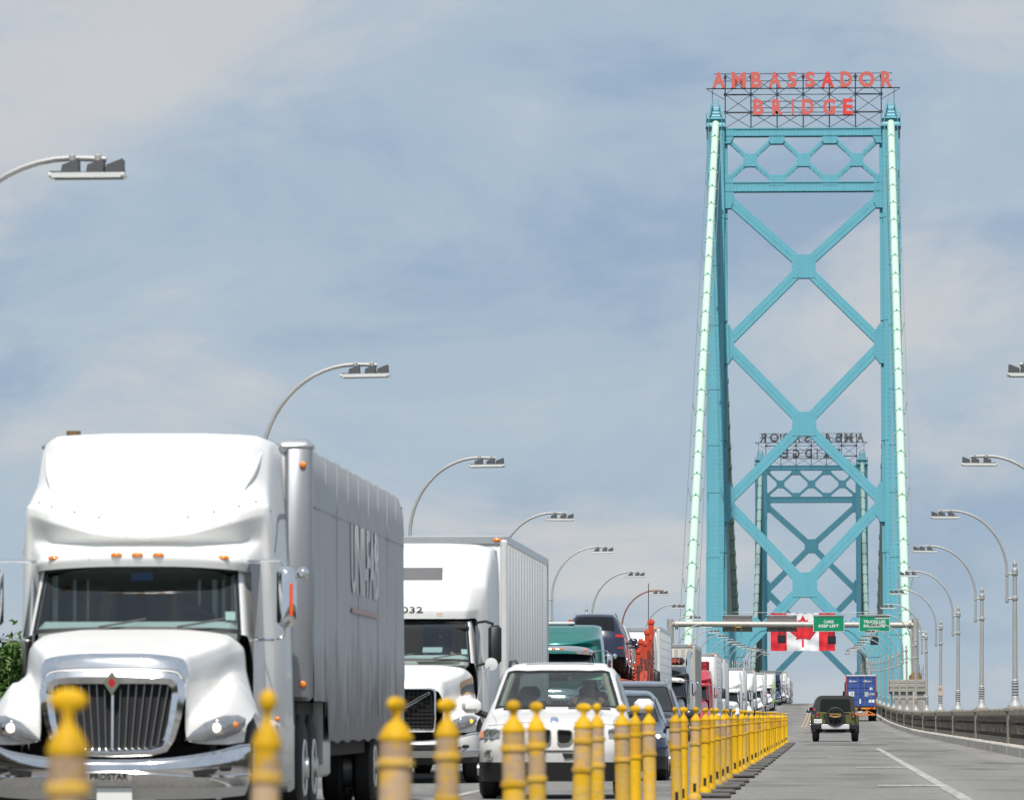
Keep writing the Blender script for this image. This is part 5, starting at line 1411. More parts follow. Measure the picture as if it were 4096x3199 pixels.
def make_driver(label, loc, rot, wheel_c, wheel_r, shirt, car_group=None, scale=1.0):
    """Seated person; local frame: faces -y, seat surface at z = 0."""
    p = thing('person', label, 'person', loc, rot)
    wx, wy, wz = wheel_c
    V = [(0, .10, .10), (0, .10, .30), (0, .08, .48), (0, .06, .575), (0, .03, .66), (0, .0, .74), (0, .0, .82)]
    Rr = [.15, .145, (.165, .12), .062, .075, .088, .07]
    E_ = [(0, 1), (1, 2), (2, 3), (3, 4), (4, 5), (5, 6)]
    for sg in (-1, 1):
        o = len(V); hx = wx + sg * wheel_r * .95; hy, hz = wy - .0, wz + wheel_r * .45
        V += [(sg * .19, .07, .47), (sg * .26, -.06, .27), ((sg * .26 + hx) / 2 + sg * .02, (-.06 + hy) / 2, (.27 + hz) / 2 - .02), (hx + sg * .02, hy + .06, hz - .02), (hx, hy, hz + .01)]
        Rr += [.062, .048, .042, .028, (.03, .042)]
        E_ += [(2, o), (o, o + 1), (o + 1, o + 2), (o + 2, o + 3), (o + 3, o + 4)]
        for k in range(4):      # fingers closing round the rim
            f = len(V); z = hz + .04 - k * .021; l = (.9, 1.0, .95, .75)[k]
            V += [(hx - sg * .005, hy - .028, z), (hx - sg * .03 * l, hy - .042, z + .004), (hx - sg * .045 * l, hy - .02, z + .002)]
            Rr += [.0105, .0098, .008]; E_ += [(o + 4, f), (f, f + 1), (f + 1, f + 2)]
        f = len(V); V += [(hx - sg * .025, hy + .02, hz + .03), (hx - sg * .045, hy + .0, hz + .05)]; Rr += [.012, .009]; E_ += [(o + 4, f), (f, f + 1)]
        o = len(V); V += [(sg * .10, .02, .06), (sg * .14, -.42, .14), (sg * .14, -.62, -.28), (sg * .14, -.76, -.30)]; Rr += [.095, .065, .045, .04]; E_ += [(0, o), (o, o + 1), (o + 1, o + 2), (o + 2, o + 3)]
    f = len(V); V += [(0, -.085, .725), (0, -.112, .708)]; Rr += [.028, .012]; E_ += [(5, f), (f, f + 1)]
    b = skin_mesh('body', V, E_, Rr, SKIN, p)
    TV = [(0, .10, .08), (0, .10, .30), (0, .08, .48), (0, .07, .55)]; TR = [.165, .16, (.18, .135), .07]; TE = [(0, 1), (1, 2), (2, 3)]
    for sg in (-1, 1):
        o = len(TV); hx = wx + sg * wheel_r * .95
        TV += [(sg * .19, .07, .47), (sg * .26, -.06, .27), ((sg * .26 + hx) / 2 + sg * .02, (-.06 + wy) / 2, (.27 + wz + wheel_r * .45) / 2 - .02)]; TR += [.074, .058, .05]; TE += [(2, o), (o, o + 1), (o + 1, o + 2)]
    skin_mesh('shirt', TV, TE, TR, shirt, b)
    mb = MB(); mb.ball((0, .025, .785), (.093, .108, .075), 12); mb.build('hair', HAIR, b, 60)
    for sg in (-1, 1):
        mb = MB(); mb.ball((sg * .034, -.083, .752), (.012, .008, .007), 8); mb.build('eye', HAIR, b, 60)
        mb = MB(); mb.ball((sg * .092, .01, .735), (.012, .02, .03), 8); mb.build('ear', SKIN, b, 60)
    mb = MB(); mb.ball((0, -.086, .675), (.026, .008, .007), 8); mb.build('mouth', mat_once('lips', (.32, .12, .1)), b, 60)
    if scale != 1.0: p.scale = (scale,) * 3
    return p

# ================================================================== CARS
def car_P(hw, L, H, hoodz=1.0, cowl=1.0, cabin=1.0):
    a = hw / .935; b = L / 4.66; c = H / 1.69
    rows = [
        [(0, .04, .22), (.45, .05, .22), (.72, .14, .22), (.86, .32, .22), (.90, .60, .22), (.90, .7, .20)],
        [(0, .01, .46), (.45, .02, .46), (.74, .11, .46), (.89, .30, .46), (.92, .60, .44), (.92, .7, .30)],
        [(0, .0, .62), (.45, .01, .62), (.75, .09, .62), (.905, .29, .62), (.93, .62, .58), (.93, .8, .32)],
        [(0, .05, .82), (.45, .06, .82), (.73, .14, .81), (.89, .36, .80), (.93, .68, .72), (.93, .9, .33)],
        [(0, .11, .94), (.45, .13, .935), (.70, .22, .91), (.86, .44, .89), (.93, .78, .78), (.93, 1.0, .34)],
        [(0, .55, 1.03), (.45, .56, 1.02), (.72, .62, .99), (.87, .78, .94), (.935, .98, .80), (.935, 1.15, .34)],
        [(0, 1.22, 1.125), (.45, 1.25, 1.12), (.785, 1.36, 1.09), (.88, 1.46, 1.0), (.94, 1.5, .80), (.94, 1.5, .34)],
        [(0, 1.98, 1.60), (.35, 2.0, 1.595), (.645, 2.07, 1.565), (.88, 2.05, 1.02), (.94, 2.05, .8), (.94, 2.05, .34)],
        [(0, 2.35, 1.67), (.36, 2.36, 1.665), (.64, 2.42, 1.625), (.88, 2.4, 1.03), (.94, 2.4, .8), (.94, 2.4, .34)],
        [(0, 3.1, 1.69), (.36, 3.1, 1.685), (.64, 3.1, 1.64), (.88, 3.1, 1.04), (.94, 3.1, .8), (.94, 3.1, .34)],
        [(0, 4.15, 1.63), (.36, 4.14, 1.625), (.61, 4.05, 1.585), (.86, 4.0, 1.07), (.93, 3.95, .82), (.93, 3.95, .36)],
        [(0, 4.52, 1.10), (.36, 4.51, 1.10), (.70, 4.46, 1.08), (.86, 4.36, 1.03), (.92, 4.25, .82), (.92, 4.2, .4)],
        [(0, 4.64, .75), (.36, 4.63, .75), (.72, 4.57, .75), (.88, 4.42, .75), (.92, 4.3, .70), (.92, 4.3, .42)],
        [(0, 4.66, .40), (.36, 4.65, .40), (.72, 4.58, .40), (.86, 4.42, .40), (.9, 4.3, .40), (.9, 4.3, .36)]]
    return [[(x * a, y * b, z * c * (hoodz if y < 1.0 and z > .9 else 1)) for x, y, z in r] for r in rows]
def patch(s, name, m, parent, u0, u1, v0, v1, off, step=.2, mirror=True, sides=(1, -1), smooth=60, label=None):
    mb = MB(); s.mesh(mb, lines(u0, u1, step), lines(v0, v1, step), off=off, sides=sides)
    o = mb.build(name, m, parent, smooth, weld=True)
    if label: o['label'] = label
    return o
def make_car(name, label, cat, pos, rot, hw, L, H, paint, glass_m=None, hero=False, rails=False, hoodz=1.0, group=None, rear=False, lit=False, mirrors=None, wheels=True, roofglass=False, valance=True):
    root = thing(name, label, cat, pos, rot, group)
    s = Surf(car_P(hw, L, H, hoodz)); st = .125 if hero else .25
    holes = [(6.08, 6.94, -1, 1.86)]
    if glass_m: holes += [(6.4, 9.9, 2.22, 2.86), (10.15, 10.85, -1, 1.7)]
    us = lines(0, 13, st, (6.08, 6.94, 6.4, 9.9, 10.15, 10.85)); vs = lines(0, 5, st, (1.86, 2.22, 2.86, 1.7))
    mb = MB(); s.mesh(mb, us, vs, holes=holes if glass_m else []); bd = mb.build('body', paint, root, 60, weld=True)
    g = glass_m or GL_D
    patch(s, 'windshield', g, root, 6.05, 6.97, 0, 1.89, .004, .15)
    mb = MB()
    for a, b, c, d in ((6.03, 6.09, 0, 1.93), (6.92, 6.98, 0, 1.93), (6.03, 6.98, 1.84, 1.93)): s.mesh(mb, lines(a, b, .1), lines(c, d, .12), off=.007)
    mb.build('windshield_seal', BLACK, bd, 60)
    patch(s, 'side_window', g, root, 6.38, 9.92, 2.18, 2.9, .006, .2)
    patch(s, 'rear_window', mat_once('tinted_rear_glass', (.01, .012, .014), rough=.02, spec=.35) if rear else g, root, 10.12, 10.88, 0, 1.72, .006, .15)
    if valance: patch(s, 'lower_bumper', BLACK, bd, 0, .98, 0, 4.9, .006, .2)
    if hero: patch(s, 'sill_cladding', BLACK, bd, 1, 13, 4.55, 5, .006, .25)
    c = H / 1.69
    for sg in (-1, 1):
        if hero:
            pass
        else:
            patch(s, 'headlight', LENS, root, 2.95, 3.75, 1.55, 3.2, .008, .15, sides=(sg,))
            if lit: q = s.ev(3.3, 2.2); lamp_oval(root, (sg * q[0], q[1] - .02, q[2]), LAMPON, (.05, .02, .04), 'lamp_bulb')
        if rear:
            patch(s, 'tail_light', REDL, root, 11.08, 11.36, 1.75, 3.3, .012, .15, sides=(sg,))
            patch(s, 'bumper_reflector', REDL, root, 12.2, 12.36, 1.9, 2.9, .012, .2, sides=(sg,))
        if wheels:
            for y in (L * .185, L * .80): wheel(root, sg * (hw - .12), y, .36 * max(.9, c), .235)
        mx = hw + .13
        mb = MB(); mb.box((sg * mx, L * .335, H * (.68 if hero else .635)), (.24, .13, .17), .05); mr = mb.build('mirror', mirrors or paint, root, 60)
        mb = MB(); mb.tube([(sg * (hw - .1), L * .35, H * .60), (sg * (mx - .05), L * .345, H * (.64 if hero else .61))], .04, 8); mb.build('mirror_arm', BLACK, mr)
        if rails:
            mb = MB(); pts = [s.ev(7.9 + .2 * k, 1.9) for k in range(0, 12)]
            mb.tube([(sg * p[0], p[1], p[2] + (.055 if 0 < k < 11 else .0)) for k, p in enumerate(pts)], .020, 6); mb.build('roof_rail', ALU if not hero else BLACK, bd)
    mb = MB(); mb.box((0, L * .5, .40 * c), (hw * 1.7, L * .86, .2)); mb.box((0, L * .5, .6 * c), (hw * 1.6, L * .7, .3)); mb.build('underbody', DARK, root, 0)
    if not hero and not rear:
        patch(s, 'grille', BLACK, root, 2.75, 3.7, 0, 1.1, .008, .2)
        patch(s, 'number_plate', WHS, root, 1.9, 2.45, 0, .42, .012, .2)
    return root, s
NAVY = mat('dark_navy_paint', (0.012, 0.018, 0.045), 0.15, coat=0.8, var=0.1)
CHARC = mat('dark_grey_purple_paint', (0.028, 0.026, 0.036), 0.18, coat=0.8, var=0.1)
BLUEP = mat('dark_blue_paint', (0.014, 0.028, 0.062), 0.16, coat=0.8, var=0.1)
TOW = R(0)
def road_rot(y, yaw=0.0): return (math.atan(slope(y)), 0, R(yaw))
# ---- white SUV nearest in the inner lane
BX, BY = -3.235, 80.8
bmw, bsf = make_car('white_suv', 'white sport utility car with twin kidney grille in the inner lane', 'car', onroad(BX, BY), road_rot(BY, 0.6), .935, 4.66, 1.66, W_, GL_C, hero=True, rails=True)
for sg in (-1, 1):
    patch(bsf, 'headlight', LENS, bmw, 2.62, 3.32, 1.68, 3.25, .010, .1, sides=(sg,))
    patch(bsf, 'turn_signal', AMBER, bmw, 2.70, 3.30, 2.55, 3.25, .016, .1, sides=(sg,))
    for v in (1.95, 2.32):
        q = bsf.ev(2.97, v); mb = MB(); M_ = Matrix.Translation((sg * q[0], q[1] - .02, q[2])) @ Matrix.Rotation(R(90), 4, 'X')
        mb.lathe([(.062, -.0), (.066, .02), (.054, .025), (.05, .0), (.02, .0)], 16, 0, M_); mb.build('lamp_ring', CHROME, bmw)
    # kidney grille halves
    rr = [(.035, .815), (.06, .835), (.20, .825), (.225, .80), (.215, .70), (.18, .655), (.07, .650), (.04, .68)]
    cx, cz = .13, .745
    mb = MB(); n = len(rr); vs = []
    for k, (s_, dy) in enumerate(((1.0, .03), (1.0, -.035), (.86, -.035), (.84, .0))): vs += [(sg * (cx + (x - cx) * s_), dy + .01, cz + (z - cz) * s_ + .01) for x, z in rr]
    fs = [(k * n + i, k * n + (i + 1) % n, (k + 1) * n + (i + 1) % n, (k + 1) * n + i) for k in range(3) for i in range(n)]
    if sg < 0: fs = [f[::-1] for f in fs]
    mb.add(vs, fs); kg = mb.build('kidney_grille', CHROME, bmw, 50)
    mb = MB(); mb.add(vs[3 * n:], [tuple(range(n))]); mb.build('grille_opening', DARK, kg, 0)
    for k in range(6):
        x = .065 + k * .026; mb = MB(); mb.box((sg * x, -.002, .755), (.008, .02, .135)); mb.build('grille_bar', BLACK, kg, 0)
    mb = MB(); mb.prism([(sg * .10, .555), (sg * .32, .555), (sg * .30, .505), (sg * .13, .49)], -.012, .06); mb.build('lower_intake', DARK, bmw)
    q = bsf.ev(1.75, 2.2); mb = MB(); mb.lathe([(.062, 0), (.066, .02), (.05, .022), (.045, .0)], 14, 0, Matrix.Translation((sg * q[0], q[1] - .005, q[2] - .03)) @ Matrix.Rotation(R(90), 4, 'X')); mb.build('fog_lamp', LENS, bmw)
    mb = MB(); p_ = [bsf.ev(5.93, .3 + .25 * k) for k in range(6)]; mb.tube([(sg * p[0], p[1], p[2] + .012) for p in p_], .014, 5); mb.build('wiper', BLACK, bmw)
q = bsf.ev(4.15, 0)
mb = MB(); mb.ball((0, q[1] - .002, q[2] + .0), (.045, .03, .03), 12); em = mb.build('roundel_emblem', mat_once('emblem_blue', (.05, .2, .55)), bmw)
mb = MB(); mb.lathe([(.05, -.01), (.054, .012), (.045, .014)], 16, 0, Matrix.Translation((0, q[1] - .012, q[2])) @ Matrix.Rotation(R(60), 4, 'X')); mb.build('emblem_ring', CHROME, em)
mb = MB(); mb.box((0, -.005, .585), (1.2, .02, .012)); mb.build('bumper_seam', BLACK, bmw)
patch(bsf, 'bonnet_gap', mat_once('seam_grey', (.2, .2, .21)), bmw, 3.98, 4.03, .5, 2.6, .003, .1)
for v_ in (2.05,): patch(bsf, 'bonnet_gap', mat_once('seam_grey', (.2, .2, .21)), bmw, 4.0, 5.9, v_, v_ + .035, .003, .12)
patch(bsf, 'bonnet_crease', W_, bmw, 4.2, 5.8, 1.15, 1.32, .012, .06)
patch(bsf, 'sunroof', GL_D, bmw, 8.15, 8.75, 0, 1.2, .004, .15)
BEI = mat('beige_trim', (0.42, 0.40, 0.33), 0.8, var=0.08)
mb = MB(); mb.box((0, 1.55, .97), (1.55, .55, .14), .06); ds = mb.build('dashboard', mat_once('dark_dash', (.045, .05, .055), rough=.95, spec=.05), bmw)
mb = MB(); mb.lathe([(.17, 0), (.185, .012), (.20, 0), (.185, -.012), (.17, 0)], 22, 0, Matrix.Translation((.37, 1.88, 1.08)) @ Matrix.Rotation(R(66), 4, 'X')); mb.box((.37, 1.9, 1.07), (.30, .03, .05), rot=Euler((R(-24), 0, 0))); mb.build('steering_wheel', BLACK, ds)
for sg in (-1, 1):
    mb = MB(); mb.box((sg * .37, 2.42, .86), (.50, .16, .66), .07); mb.box((sg * .37, 2.45, 1.29), (.26, .10, .17), .05); mb.box((sg * .37, 2.15, .55), (.5, .55, .16), .06); mb.build('seat', SEAT, bmw)
    mb = MB(); mb.tube([bsf.ev(6.12, 1.83) * np.array((sg, 1, 1)) - np.array((sg * .04, -.03, .02)), bsf.ev(6.9, 1.83) * np.array((sg, 1, 1)) - np.array((sg * .04, -.03, .02))], .035, 6); mb.build('pillar_trim', BEI, bmw)
mb = MB(); mb.box((0, 3.45, .85), (1.4, .16, .6), .06); mb.box((-.45, 3.5, 1.24), (.26, .1, .15), .05); mb.box((.45, 3.5, 1.24), (.26, .1, .15), .05); mb.build('rear_seat', SEAT, bmw)
mb = MB(); mb.box((0, 2.02, 1.475), (.24, .05, .075), .02); mb.tube([(0, 2.02, 1.5), (0, 2.0, 1.57)], .03, 6); mb.build('rear_view_mirror', BLACK, bmw)
mb = MB(); mb.box((.40, 2.03, 1.49), (.48, .012, .10), .004, rot=Euler((R(-35), 0, 0))); mb.build('sun_blind', mat_once('green_tint_blind', (.12, .42, .30), rough=.5), bmw)
ca, sa = math.cos(R(.6)), math.sin(R(.6))
drv = make_driver('driver in a blue shirt holding the wheel of the white car', onroad(BX + .37 * ca - 2.28 * sa, BY + 2.28, .66), road_rot(BY, .6), (0, -.42, .44), .185, SHIRT)

# ---- cars behind it
make_car('blue_sedan', 'dark blue sedan close behind the white car, headlight lit', 'car', onroad(-3.28, 103.5), road_rot(103, 0.5), .90, 4.5, 1.40, BLUEP, hoodz=.93, lit=True)
make_car('dark_suv', 'dark purple grey utility car with silver roof rails behind the blue sedan', 'car', onroad(-3.45, 121.5), road_rot(121, 0.4), .91, 4.6, 1.64, CHARC, rails=True)

# ---- trucks of the left lane
t1 = make_truck('semi_truck', 'nearest white truck with chrome grille pulling a grey curtain trailer', -6.17, 58.0, yaw=.22, hero=1, lights=True, indicator=False, glass_m=GL_W, curtains=True,
    trailer=dict(y0=6.05, L=15.3, w=2.59, top=3.64, bot=1.15, style='curtain'))
text_obj('plate_lettering', 'PROSTAR', BLACK, (-.02, -.106, .485), t1, h=.055, w=.33, depth=.004, bold=.02)
mb = MB(); mb.box((-.02, -.095, .485), (.40, .012, .085), .004); mb.build('name_plate', mat_once('plate_grey', (.45, .43, .40), metal=.6), t1)
WGREY = mat('pale_curtain_lettering', (0.74, 0.75, 0.76), 0.6, var=0.1, scale=3)
def side_text(root, txt, y0, y1, z0, z1, x, m):
    n_ = len(txt); me = text_mesh(txt, h=z1 - z0, w=y1 - y0, depth=.002, bold=.015, face='+X'); me.materials.clear(); me.materials.append(m); me.name = 'side_lettering'
    o = obj('side_lettering', me, root); o.location = (x, (y0 + y1) / 2, (z0 + z1) / 2); return o
side_text(t1, 'UNI-FAB', 11.6, 16.1, 2.28, 3.02, 1.316, WGREY)
mb = MB(); mb.box((1.318, 13.85, 2.11), (.01, 4.5, .05)); mb.build('side_stripe', mat_once('faded_red_print', (.42, .22, .20)), t1)
mb = MB(); mb.tube([(-.92, 5.3, 2.5), (-.92, 5.3, 3.72)], .07, 10); mb.build('exhaust_stack', RUST, t1)
sp1 = Surf(shell_P('pro', 3.63), sharp=.6)
for sg in (-1, 1):      # moulded ridges of the roof fairing
    mb = MB(); pts = []
    for k in range(9):
        f = k / 8; pts.append(sp1.ev(4.55 + 1.3 * f, 2.05 + .55 * f ** 1.3) * np.array((sg, 1, 1)))
    mb.tube(pts, [.004 + .035 * math.sin(PI * k / 8) for k in range(9)], 8); mb.build('fairing_ridge', W_, t1, 80)
    for k in range(5):
        q = sp1.ev(4.02, .9 + .55 * k); lamp_oval(t1, (sg * q[0], q[1] - .004, q[2]), mat_once('bolt_grey', (.15, .15, .16)), (.011, .011, .011), 'fairing_bolt')
t2 = make_truck('semi_truck', 'white truck numbered 032 with slanted grille bar and ribbed white trailer', -6.31, 100.0, yaw=-.05, hero=1, shell='volvo', top=3.70, grille='mesh', visor=None, mirror='black', bumper=W_, glass_m=GL_W, indicator=True,
    trailer=dict(y0=6.4, L=15.6, w=2.6, top=3.86, bot=1.15, style='ribbed'))
s2 = Surf(shell_P('volvo', 3.70), sharp=.6)
patch(s2, 'roof_window', mat_once('tinted_roof_window', (.13, .13, .14), rough=.6, spec=.2), t2, 2.33, 2.88, 0, 1.06, .008, .1)
q = s2.ev(1.05, .2)
fn_ = text_obj('fleet_number', '032', BLACK, (0, 0, 0), t2, h=.095, w=.33, depth=.004, bold=.01)
us_ = lin(.55, 2.0, 30)
for vt in fn_.data.vertices:      # lay the digits on the curved fairing
    x_, z_ = vt.co.x + .03, vt.co.z + 2.64
    pts_ = [s2.ev(u_, min(1, abs(x_) / .45)) for u_ in us_]
    vt.co = (x_, np.interp(z_, [p[2] for p in pts_], [p[1] for p in pts_]) - .006 + vt.co.y, z_)
patch(s2, 'marker_lights', AMBER, t2, .55, .65, .9, 1.1, .012, .1)
TAN = mat_once('tan_stripe', (.52, .33, .14)); DGR = mat_once('dark_grey_stripe', (.06, .06, .07))
hs2 = Surf(hood_P(), sharp=.4)
for m_, (a, b, c, d) in ((TAN, (3.3, 4.8, 3.05, 3.5)), (DGR, (3.4, 4.9, 3.55, 4.3)), (TAN, (3.2, 4.6, 4.4, 4.8))): patch(hs2, 'hood_stripe', m_, t2, a, b, c, d, .008, .2, sides=(1,))
mb = MB(); mb.box((.36, -.03, .50), (.10, .012, .06)); mb.build('bumper_sticker', mat_once('magenta_sticker', (.45, .05, .25)), t2)
mb = MB(); mb.box((0, -.10, .535), (1.2, .03, .09), .02); mb.build('bumper_slot', DARK, t2)
mb = MB(); mb.box((.35, 2.28, 2.02), (.30, .2, .02), .004, rot=Euler((R(20), 0, 0))); mb.build('dashboard_paper', STICK, t2)
drv2 = make_driver('driver in dark clothing behind the windshield of truck 032', onroad(-6.31 + .45, 102.82, 1.50), road_rot(100, -.05), (0, -.42, .34), .225, SHIRT2)
GREENT = mat('metallic_green_paint', (0.0, 0.165, 0.14), 0.22, 0.35, coat=1.0, var=0.06)
GREYT = mat('grey_beige_trailer', (0.46, 0.45, 0.41), 0.55, var=0.1)
REDT = mat('red_truck_paint', (0.48, 0.018, 0.035), 0.2, coat=.8, var=0.06)
BLKT = mat('black_truck_paint', (0.014, 0.015, 0.018), 0.18, coat=.8, var=0.1)
DBLUE = mat('dark_blue_truck_paint', (0.02, 0.045, 0.16), 0.25, coat=.6, var=0.08)
LIME = mat('lime_green_paint', (0.33, 0.62, 0.02), 0.4, var=0.06)
t3 = make_truck('semi_truck', 'metallic green truck with chrome visor low behind the white car', -6.50, 160.0, body=GREENT, visor=CHROME, top=3.03, lights=False); t3.scale = (1, 1, 1.07)
mb = MB(); mb.box((-.15, 3.95, 3.07), (1.2, .6, .05), .01); mb.build('roof_deflector', W2, t3)
t4 = make_truck('semi_truck', 'white truck mostly hidden behind the red car carrier', -6.38, 204.0, shell='volvo', mirror='black', bumper=W_, grille='mesh', visor=None, top=3.6, trailer=dict(y0=6.6, L=16, w=2.6, top=3.80, bot=1.15, style='grid', side=W2))
t5 = make_truck('semi_truck', 'black old style truck with tall chrome exhaust and grey container trailer', -6.38, 262.5, body=BLKT, visor=W_, top=3.0, stack=True, trailer=dict(y0=6.4, L=14, w=2.6, top=3.88, bot=1.15, style='container', side=GREYT, lights='five'))
mb = MB(); mb.box((.45, 3.2, 3.18), (1.0, .5, .30), .1); hd_ = mb.build('roof_sign', BLKT, t5); text_obj('sign_lettering', 'ON', mat_once('red_sign_lettering', (.6, .1, .07)), (.52, 2.94, 3.20), t5, h=.19, w=.46, depth=.01, bold=.02)
t6 = make_truck('semi_truck', 'red truck with white refrigerated trailer behind the black truck', -6.12, 301.0, body=REDT, visor=REDT, top=3.1, trailer=dict(y0=6.5, L=15.5, w=2.6, top=3.88, bot=1.15, style='grid', nose=1))
mb = MB()
for k in range(5):
    for j in range(3): mb.box((.28 + .24 * j, 5.86, 2.55 + k * .2), (.17, .04, .13), .01)
mb.build('reefer_grille', REDT, t6); mb = MB(); mb.box((.5, 5.87, 2.95), (.95, .03, 1.1), .05); mb.build('reefer_panel', mat_once('dark_red_panel', (.16, .015, .02)), t6)
t7 = make_truck('semi_truck', 'white truck with black mirror and smooth silver trailer, seventh in the queue', -6.38, 345.0, shell='volvo', mirror='black', grille='mesh', visor=None, bumper=W_, top=3.6, trailer=dict(y0=6.6, L=15.5, w=2.6, top=3.97, bot=1.15, style='round', side=mat_once('silver_panel', (.55, .57, .6), rough=.3)))
t8 = make_truck('semi_truck', 'white high roof truck with dark blue doors and white trailer', -6.3, 428.0, top=3.75, visor=W_, trailer=dict(y0=6.6, L=15.5, w=2.6, top=3.93, bot=1.15, style='plain', side=W2))
for sg in (-1, 1):
    mb = MB(); mb.box((sg * 1.225, 4.3, 1.6), (.03, 1.0, 1.5), .01); mb.build('blue_door_panel', DBLUE, t8)
queue = [(496, W_, W2, 'white truck with black mirror behind the blue doored one', 'volvo', 3.6), (592, W_, W2, 'white truck with bright chrome hood further up the queue', 'pro', 3.8), (690, W_, W2, 'white truck trailer with lime green cab panels near the crest', 'pro', 3.3),
         (772, DBLUE, W2, 'dark blue truck with pale trailer near the road crest', 'pro', 3.6), (832, W_, W2, 'small distant white truck near the crest', 'pro', 3.6), (882, W_, W2, 'distant white truck with lit lamps at the crest', 'pro', 3.7), (925, DBLUE, mat_once('dark_trailer', (.12, .12, .14)), 'last dark truck of the queue on the crest', 'pro', 3.5)]
for i, (y, bm_, sm_, lab, sh_, tp) in enumerate(queue):
    tq = make_truck('semi_truck', lab, -6.3 + .0035 * max(0, y - 650), y, body=bm_, shell=sh_, visor=None if sh_ == 'volvo' else bm_, mirror='black' if sh_ == 'volvo' else 'chrome', top=tp, lights=False, trailer=dict(y0=6.5, L=14.5, w=2.58, top=3.95, bot=1.15, style='plain', side=sm_))
    if y == 690:
        for z_, h_ in ((2.75, .75), (2.0, .55), (1.0, .5)):
            mb = MB(); mb.box((1.25, 3.6, z_), (.12, 1.4, h_), .08); mb.build('side_panel', LIME, tq)

# ---- car carrier trailer and its cars
ORR = mat('carrier_red_paint', (0.52, 0.055, 0.02), 0.5, var=0.2, scale=4)
ORD = mat('carrier_rusty_dark', (0.10, 0.045, 0.035), 0.7, var=0.35, scale=4)
CY = 176.0
ccx = -6.33
car_tr = thing('car_carrier', 'red steel car carrier trailer loaded with dark cars', 'car carrier', onroad(ccx, CY), road_rot(CY), None)
def cbox(name, boxes, m, par=car_tr):
    mb = MB()
    for c, d in boxes: mb.box(c, d, .015)
    return mb.build(name, m, par)
Lc = 27.0
cbox('lower_deck', [((0, 13.5, .85), (2.4, 26.5, .16))], ORD)
cbox('upper_deck', [((s * .85, 13.5, 1.94), (.55, 26.0, .09)) for s in (-1, 1)] + [((0, y, 1.88), (2.3, .16, .12)) for y in range(1, 27, 3)], ORR)
for s in (-1, 1):
    for y, h, w in ((11.0, 2.1, .12), (14.0, 2.4, .12), (18.5, 2.4, .12), (20.8, 2.75, .13), (23.5, 2.6, .12), (25.4, 3.12, .16), (26.4, 2.8, .12)):
        o = cbox('deck_post', [((s * 1.20, y, .8 + h / 2), (w, w * 1.3, h)), ((s * 1.20, y, .8 + h - .1), (w + .05, w * 1.3 + .05, .1))], ORR)
        for k in range(3): cbox('post_collar', [((s * 1.2, y, 1.2 + k * h / 4), (w + .05, w * 1.3 + .04, .05))], ORD, o)
        cbox('post_channel', [((s * (1.2 + w * .08), y - w * .68, .8 + h * .40), (w * .62, .03, h * .76))], ORD, o)
    mb = MB()
    for (ya, za, yb, zb) in ((9, 1.0, 14, 2.25), (14, 1, 18.5, 2.3), (18.5, 1.0, 23.5, 3.0), (20.8, 3.2, 25.4, 2.2), (23.5, 1.0, 26.2, 3.0)):
        mb.tube([(s * 1.22, ya, za), (s * 1.22, yb, zb)], .055, 6)
    mb.build('side_brace', ORR, car_tr)
    mb = MB()
    for k in range(9): mb.tube([(s * 1.1 + .03 * math.sin(k), 17 + k, 1.9), (s * 1.16, 17.3 + k, 1.3 + .3 * (k % 3)), (s * 1.2, 17.8 + k, 2.2)], .022, 5)
    mb.build('hydraulic_hose', DARK, car_tr)
    for k in (22.0, 23.2): wheel(car_tr, s * .95, k, .42, .24, True)
mb = MB()
for k in range(6):
    mb.box((1.02, 17.8, 1.98 + k * .10), (.34, .5, .05))
for x in (.86, .95, 1.03, 1.11, 1.19): mb.box((x, 17.55, 2.2), (.03, .02, .62))
mb.build('ratchet_rack', mat_once('rack_red', (.62, .11, .07)), car_tr)
mb = MB(); mb.tube([(1.12, 25.4, 3.9), (1.13, 25.4, 5.0)], .012, 5); mb.build('antenna', BLACK, car_tr)
cars = ((7.6, 1.98, NAVY, 'black navy utility car riding backwards on the carrier top deck', .86, 1.60), (12.9, 1.98, NAVY, 'second dark car on the carrier top deck', .80, 1.5), (18.0, 1.98, W2, 'white car third on the carrier top deck', .78, 1.45))
for yy, zz, m_, lab, hw, H_ in cars:
    make_car('carried_car', lab, 'car', onroad(ccx + .08, CY + yy + 4.6, zz), (math.atan(slope(CY)), 0, PI), hw, 4.5, H_, m_, rear=True, rails=(yy < 8), group='cars on the carrier', valance=True)
for yy, m_, lab in ((12.0, BLKT, 'dark car on the lower carrier deck'), (17.6, NAVY, 'dark car at the rear of the lower carrier deck')):
    make_car('carried_car', lab, 'car', onroad(ccx, CY + yy + 4.6, .93), (math.atan(slope(CY)), 0, PI), .76, 4.3, 1.3, m_, rear=True, group='cars on the carrier')

